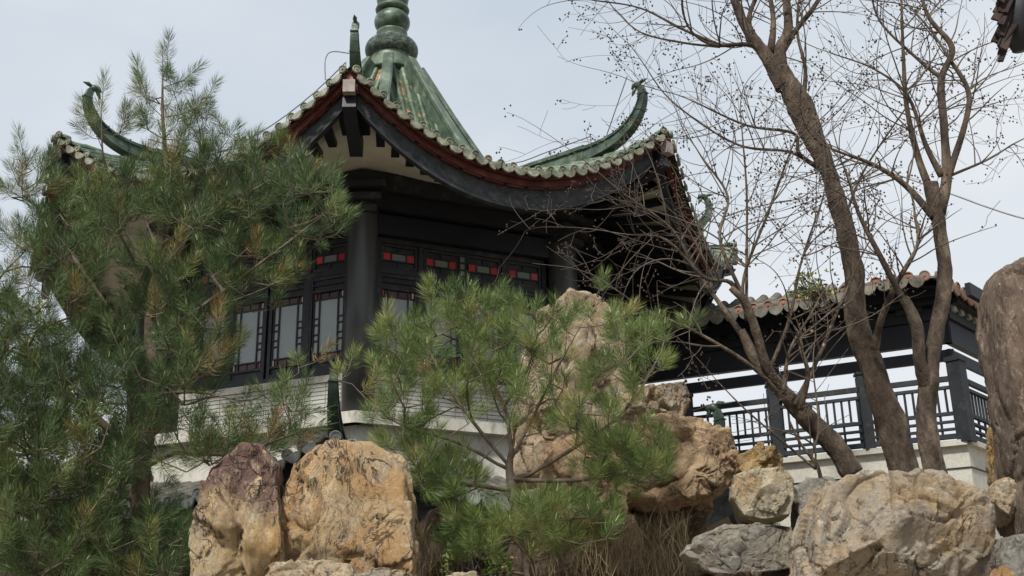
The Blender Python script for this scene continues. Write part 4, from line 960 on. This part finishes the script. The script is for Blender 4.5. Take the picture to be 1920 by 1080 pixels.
# ------------------------------------------------------------------ undergrowth
def stems(name, label, cat, regions, n, Lr, mm, seed, w=.004, kind='stuff'):
    r = np.random.default_rng(seed); V_, F_, T_ = [], [], []
    for poly, yc, ys, num in regions:
        xs = [p[0] for p in poly]; ys_ = [p[1] for p in poly]; k = 0
        while k < num:
            u = r.uniform(min(xs), max(xs)); v = r.uniform(min(ys_), max(ys_))
            if not inpoly((u, v), poly): continue
            p = at(u, v, yc+r.uniform(-ys, ys)); d = unit(np.array([r.normal()*.35, r.normal()*.35, 1.])); L_ = Lr*r.uniform(.4, 1.2); s_ = unit(np.cross(d, r.normal(size=3)))*w/2; bend = np.array([r.normal(), r.normal(), -.4])*.15*L_; t_ = r.uniform(0, 1)
            b = len(V_); V_ += [p-s_, p+s_, p+d*L_*.5+s_*.8, p+d*L_*.5-s_*.8, p+d*L_+bend]; F_ += [(b, b+1, b+2), (b, b+2, b+3), (b+3, b+2, b+4)]; T_ += [t_]*5; k += 1
    o = obj(name, mesh(name, V_, np.array(F_), M[mm], False, T_)); tag(o, label, cat, kind=kind); return o
stems('dry_grass', 'dry brown grass and stems in front of the shaded rocks', 'dry grass', [([(1150, 1000), (1290, 980), (1300, 1110), (1120, 1110)], 9.9, .3, 800), ([(780, 1010), (870, 980), (880, 1110), (770, 1110)], 9.8, .3, 500), ([(1000, 1040), (1150, 1030), (1150, 1110), (1000, 1110)], 9.6, .3, 300)], 0, .28, 'drygrass', 61)
def bush(label, poly, yc, ys, n, size, mm, seed, name='shrub', b0=None):
    r = np.random.default_rng(seed); xs = [p[0] for p in poly]; ys_ = [p[1] for p in poly]; c_ = []
    while len(c_) < n:
        u = r.uniform(min(xs), max(xs)); v = r.uniform(min(ys_), max(ys_))
        if inpoly((u, v), poly) and vnoise(np.array([[u/28., v/28., 3.]]), seed)[0] > -.25: c_.append(at(u, v, yc+r.uniform(-ys, ys)))
    c_ = np.array(c_); base = at(sum(xs)/len(xs), max(ys_)+30, yc); base[2] = hgt(np.array([base[0]]), np.array([yc]))[0]
    if b0 is not None: base = at(*b0)
    t = empty(name, base); tag(t, label, 'shrub'); leafcloud(c_, size, mm, r, t, base, 'foliage')
    out = []
    for k in range(60):
        p = c_[r.integers(len(c_))]; q = base+r.normal(size=3)*.08; mid = (p+q)/2+r.normal(size=3)*.05; out += [(q, mid, .008, .006), (mid, p, .006, .003)]
    V_, F_ = segs(np.array([o[0] for o in out]), np.array([o[1] for o in out]), np.array([o[2] for o in out]), np.array([o[3] for o in out]), 4)
    obj('stems', mesh('stems', V_-base, F_, M['twig'], True), t); return t
bush('low leafy shrub with yellow green leaves at the bottom, under the small pine', [(830, 1010), (870, 960), (930, 990), (960, 1040), (960, 1110), (830, 1110)], 9.5, .3, 1700, .035, 'leaf', 71)
bush('pale sparse bush far behind the left edge of the large pine', [(-120, 620), (-60, 560), (20, 545), (80, 560), (120, 600), (140, 700), (230, 760), (240, 900), (-120, 900)], 24, 1.2, 9000, .10, 'leaf', 72)
bush('olive shrub with small leaves climbing on the gallery eave behind the thick trunk', [(1470, 545), (1500, 515), (1560, 505), (1585, 530), (1570, 555), (1500, 560)], 16.2, .15, 260, .07, 'leaf', 73, b0=(1530, 560, 16.3))
# ------------------------------------------------------------------ cable, eave corner at the top right
cb = MB().tube(catmull([at(1560, 290, 16), at(1660, 320, 15.5), at(1790, 366, 15), at(1850, 388, 14.8), at(1930, 412, 14.5), at(2080, 440, 14)], 5), .012, 6)
tag(cb.build('overhead_cable', M['wire'], origin=(0, 0, 0)), 'thin dark cable sagging across the sky at the right edge', 'cable')
org = at(1960, 40, 6.0); ec = empty('roof_corner', org)
post_top = np.array([4.6, 6.6, 5.2]); tag(ec, 'dark weathered timber corner of a nearby eave in the top right corner', 'eave')
r_ = np.random.default_rng(5)
core = MB().tube([at(1915, 95, 6.02), at(1908, 60, 6.0), at(1915, 10, 6.0), at(1950, -80, 6.05)], [.045, .085, .11, .17], 14, .3, 4); core.build('beam', M['black'], ec, True)
for k in range(26):
    v0 = -50+k*6; uu = 1868+r_.uniform(-3, 12)+max(0, 30-v0)*.18+max(0, v0-70)*.3
    sh = at(uu, v0+r_.uniform(0, 16), 5.90+r_.uniform(-.04, .03)); tp = at(uu+r_.uniform(14, 40), v0-r_.uniform(35, 60), 5.95)
    MB().bar(tp, sh, .03+.03*r_.random(), .012, up=(r_.normal()*.5, -1, r_.normal()*.5)).build('shingle', M['wood'], ec)

MB().bar(at(1950, -80, 6.05), post_top, .16, .2).build('eave_beam', M['wood'], ec)
MB().bar(post_top+UZ*.3, np.array([4.6, 6.6, -1.6]), .2, .2, up=(0, 1, 0)).build('post', M['wood'], ec)
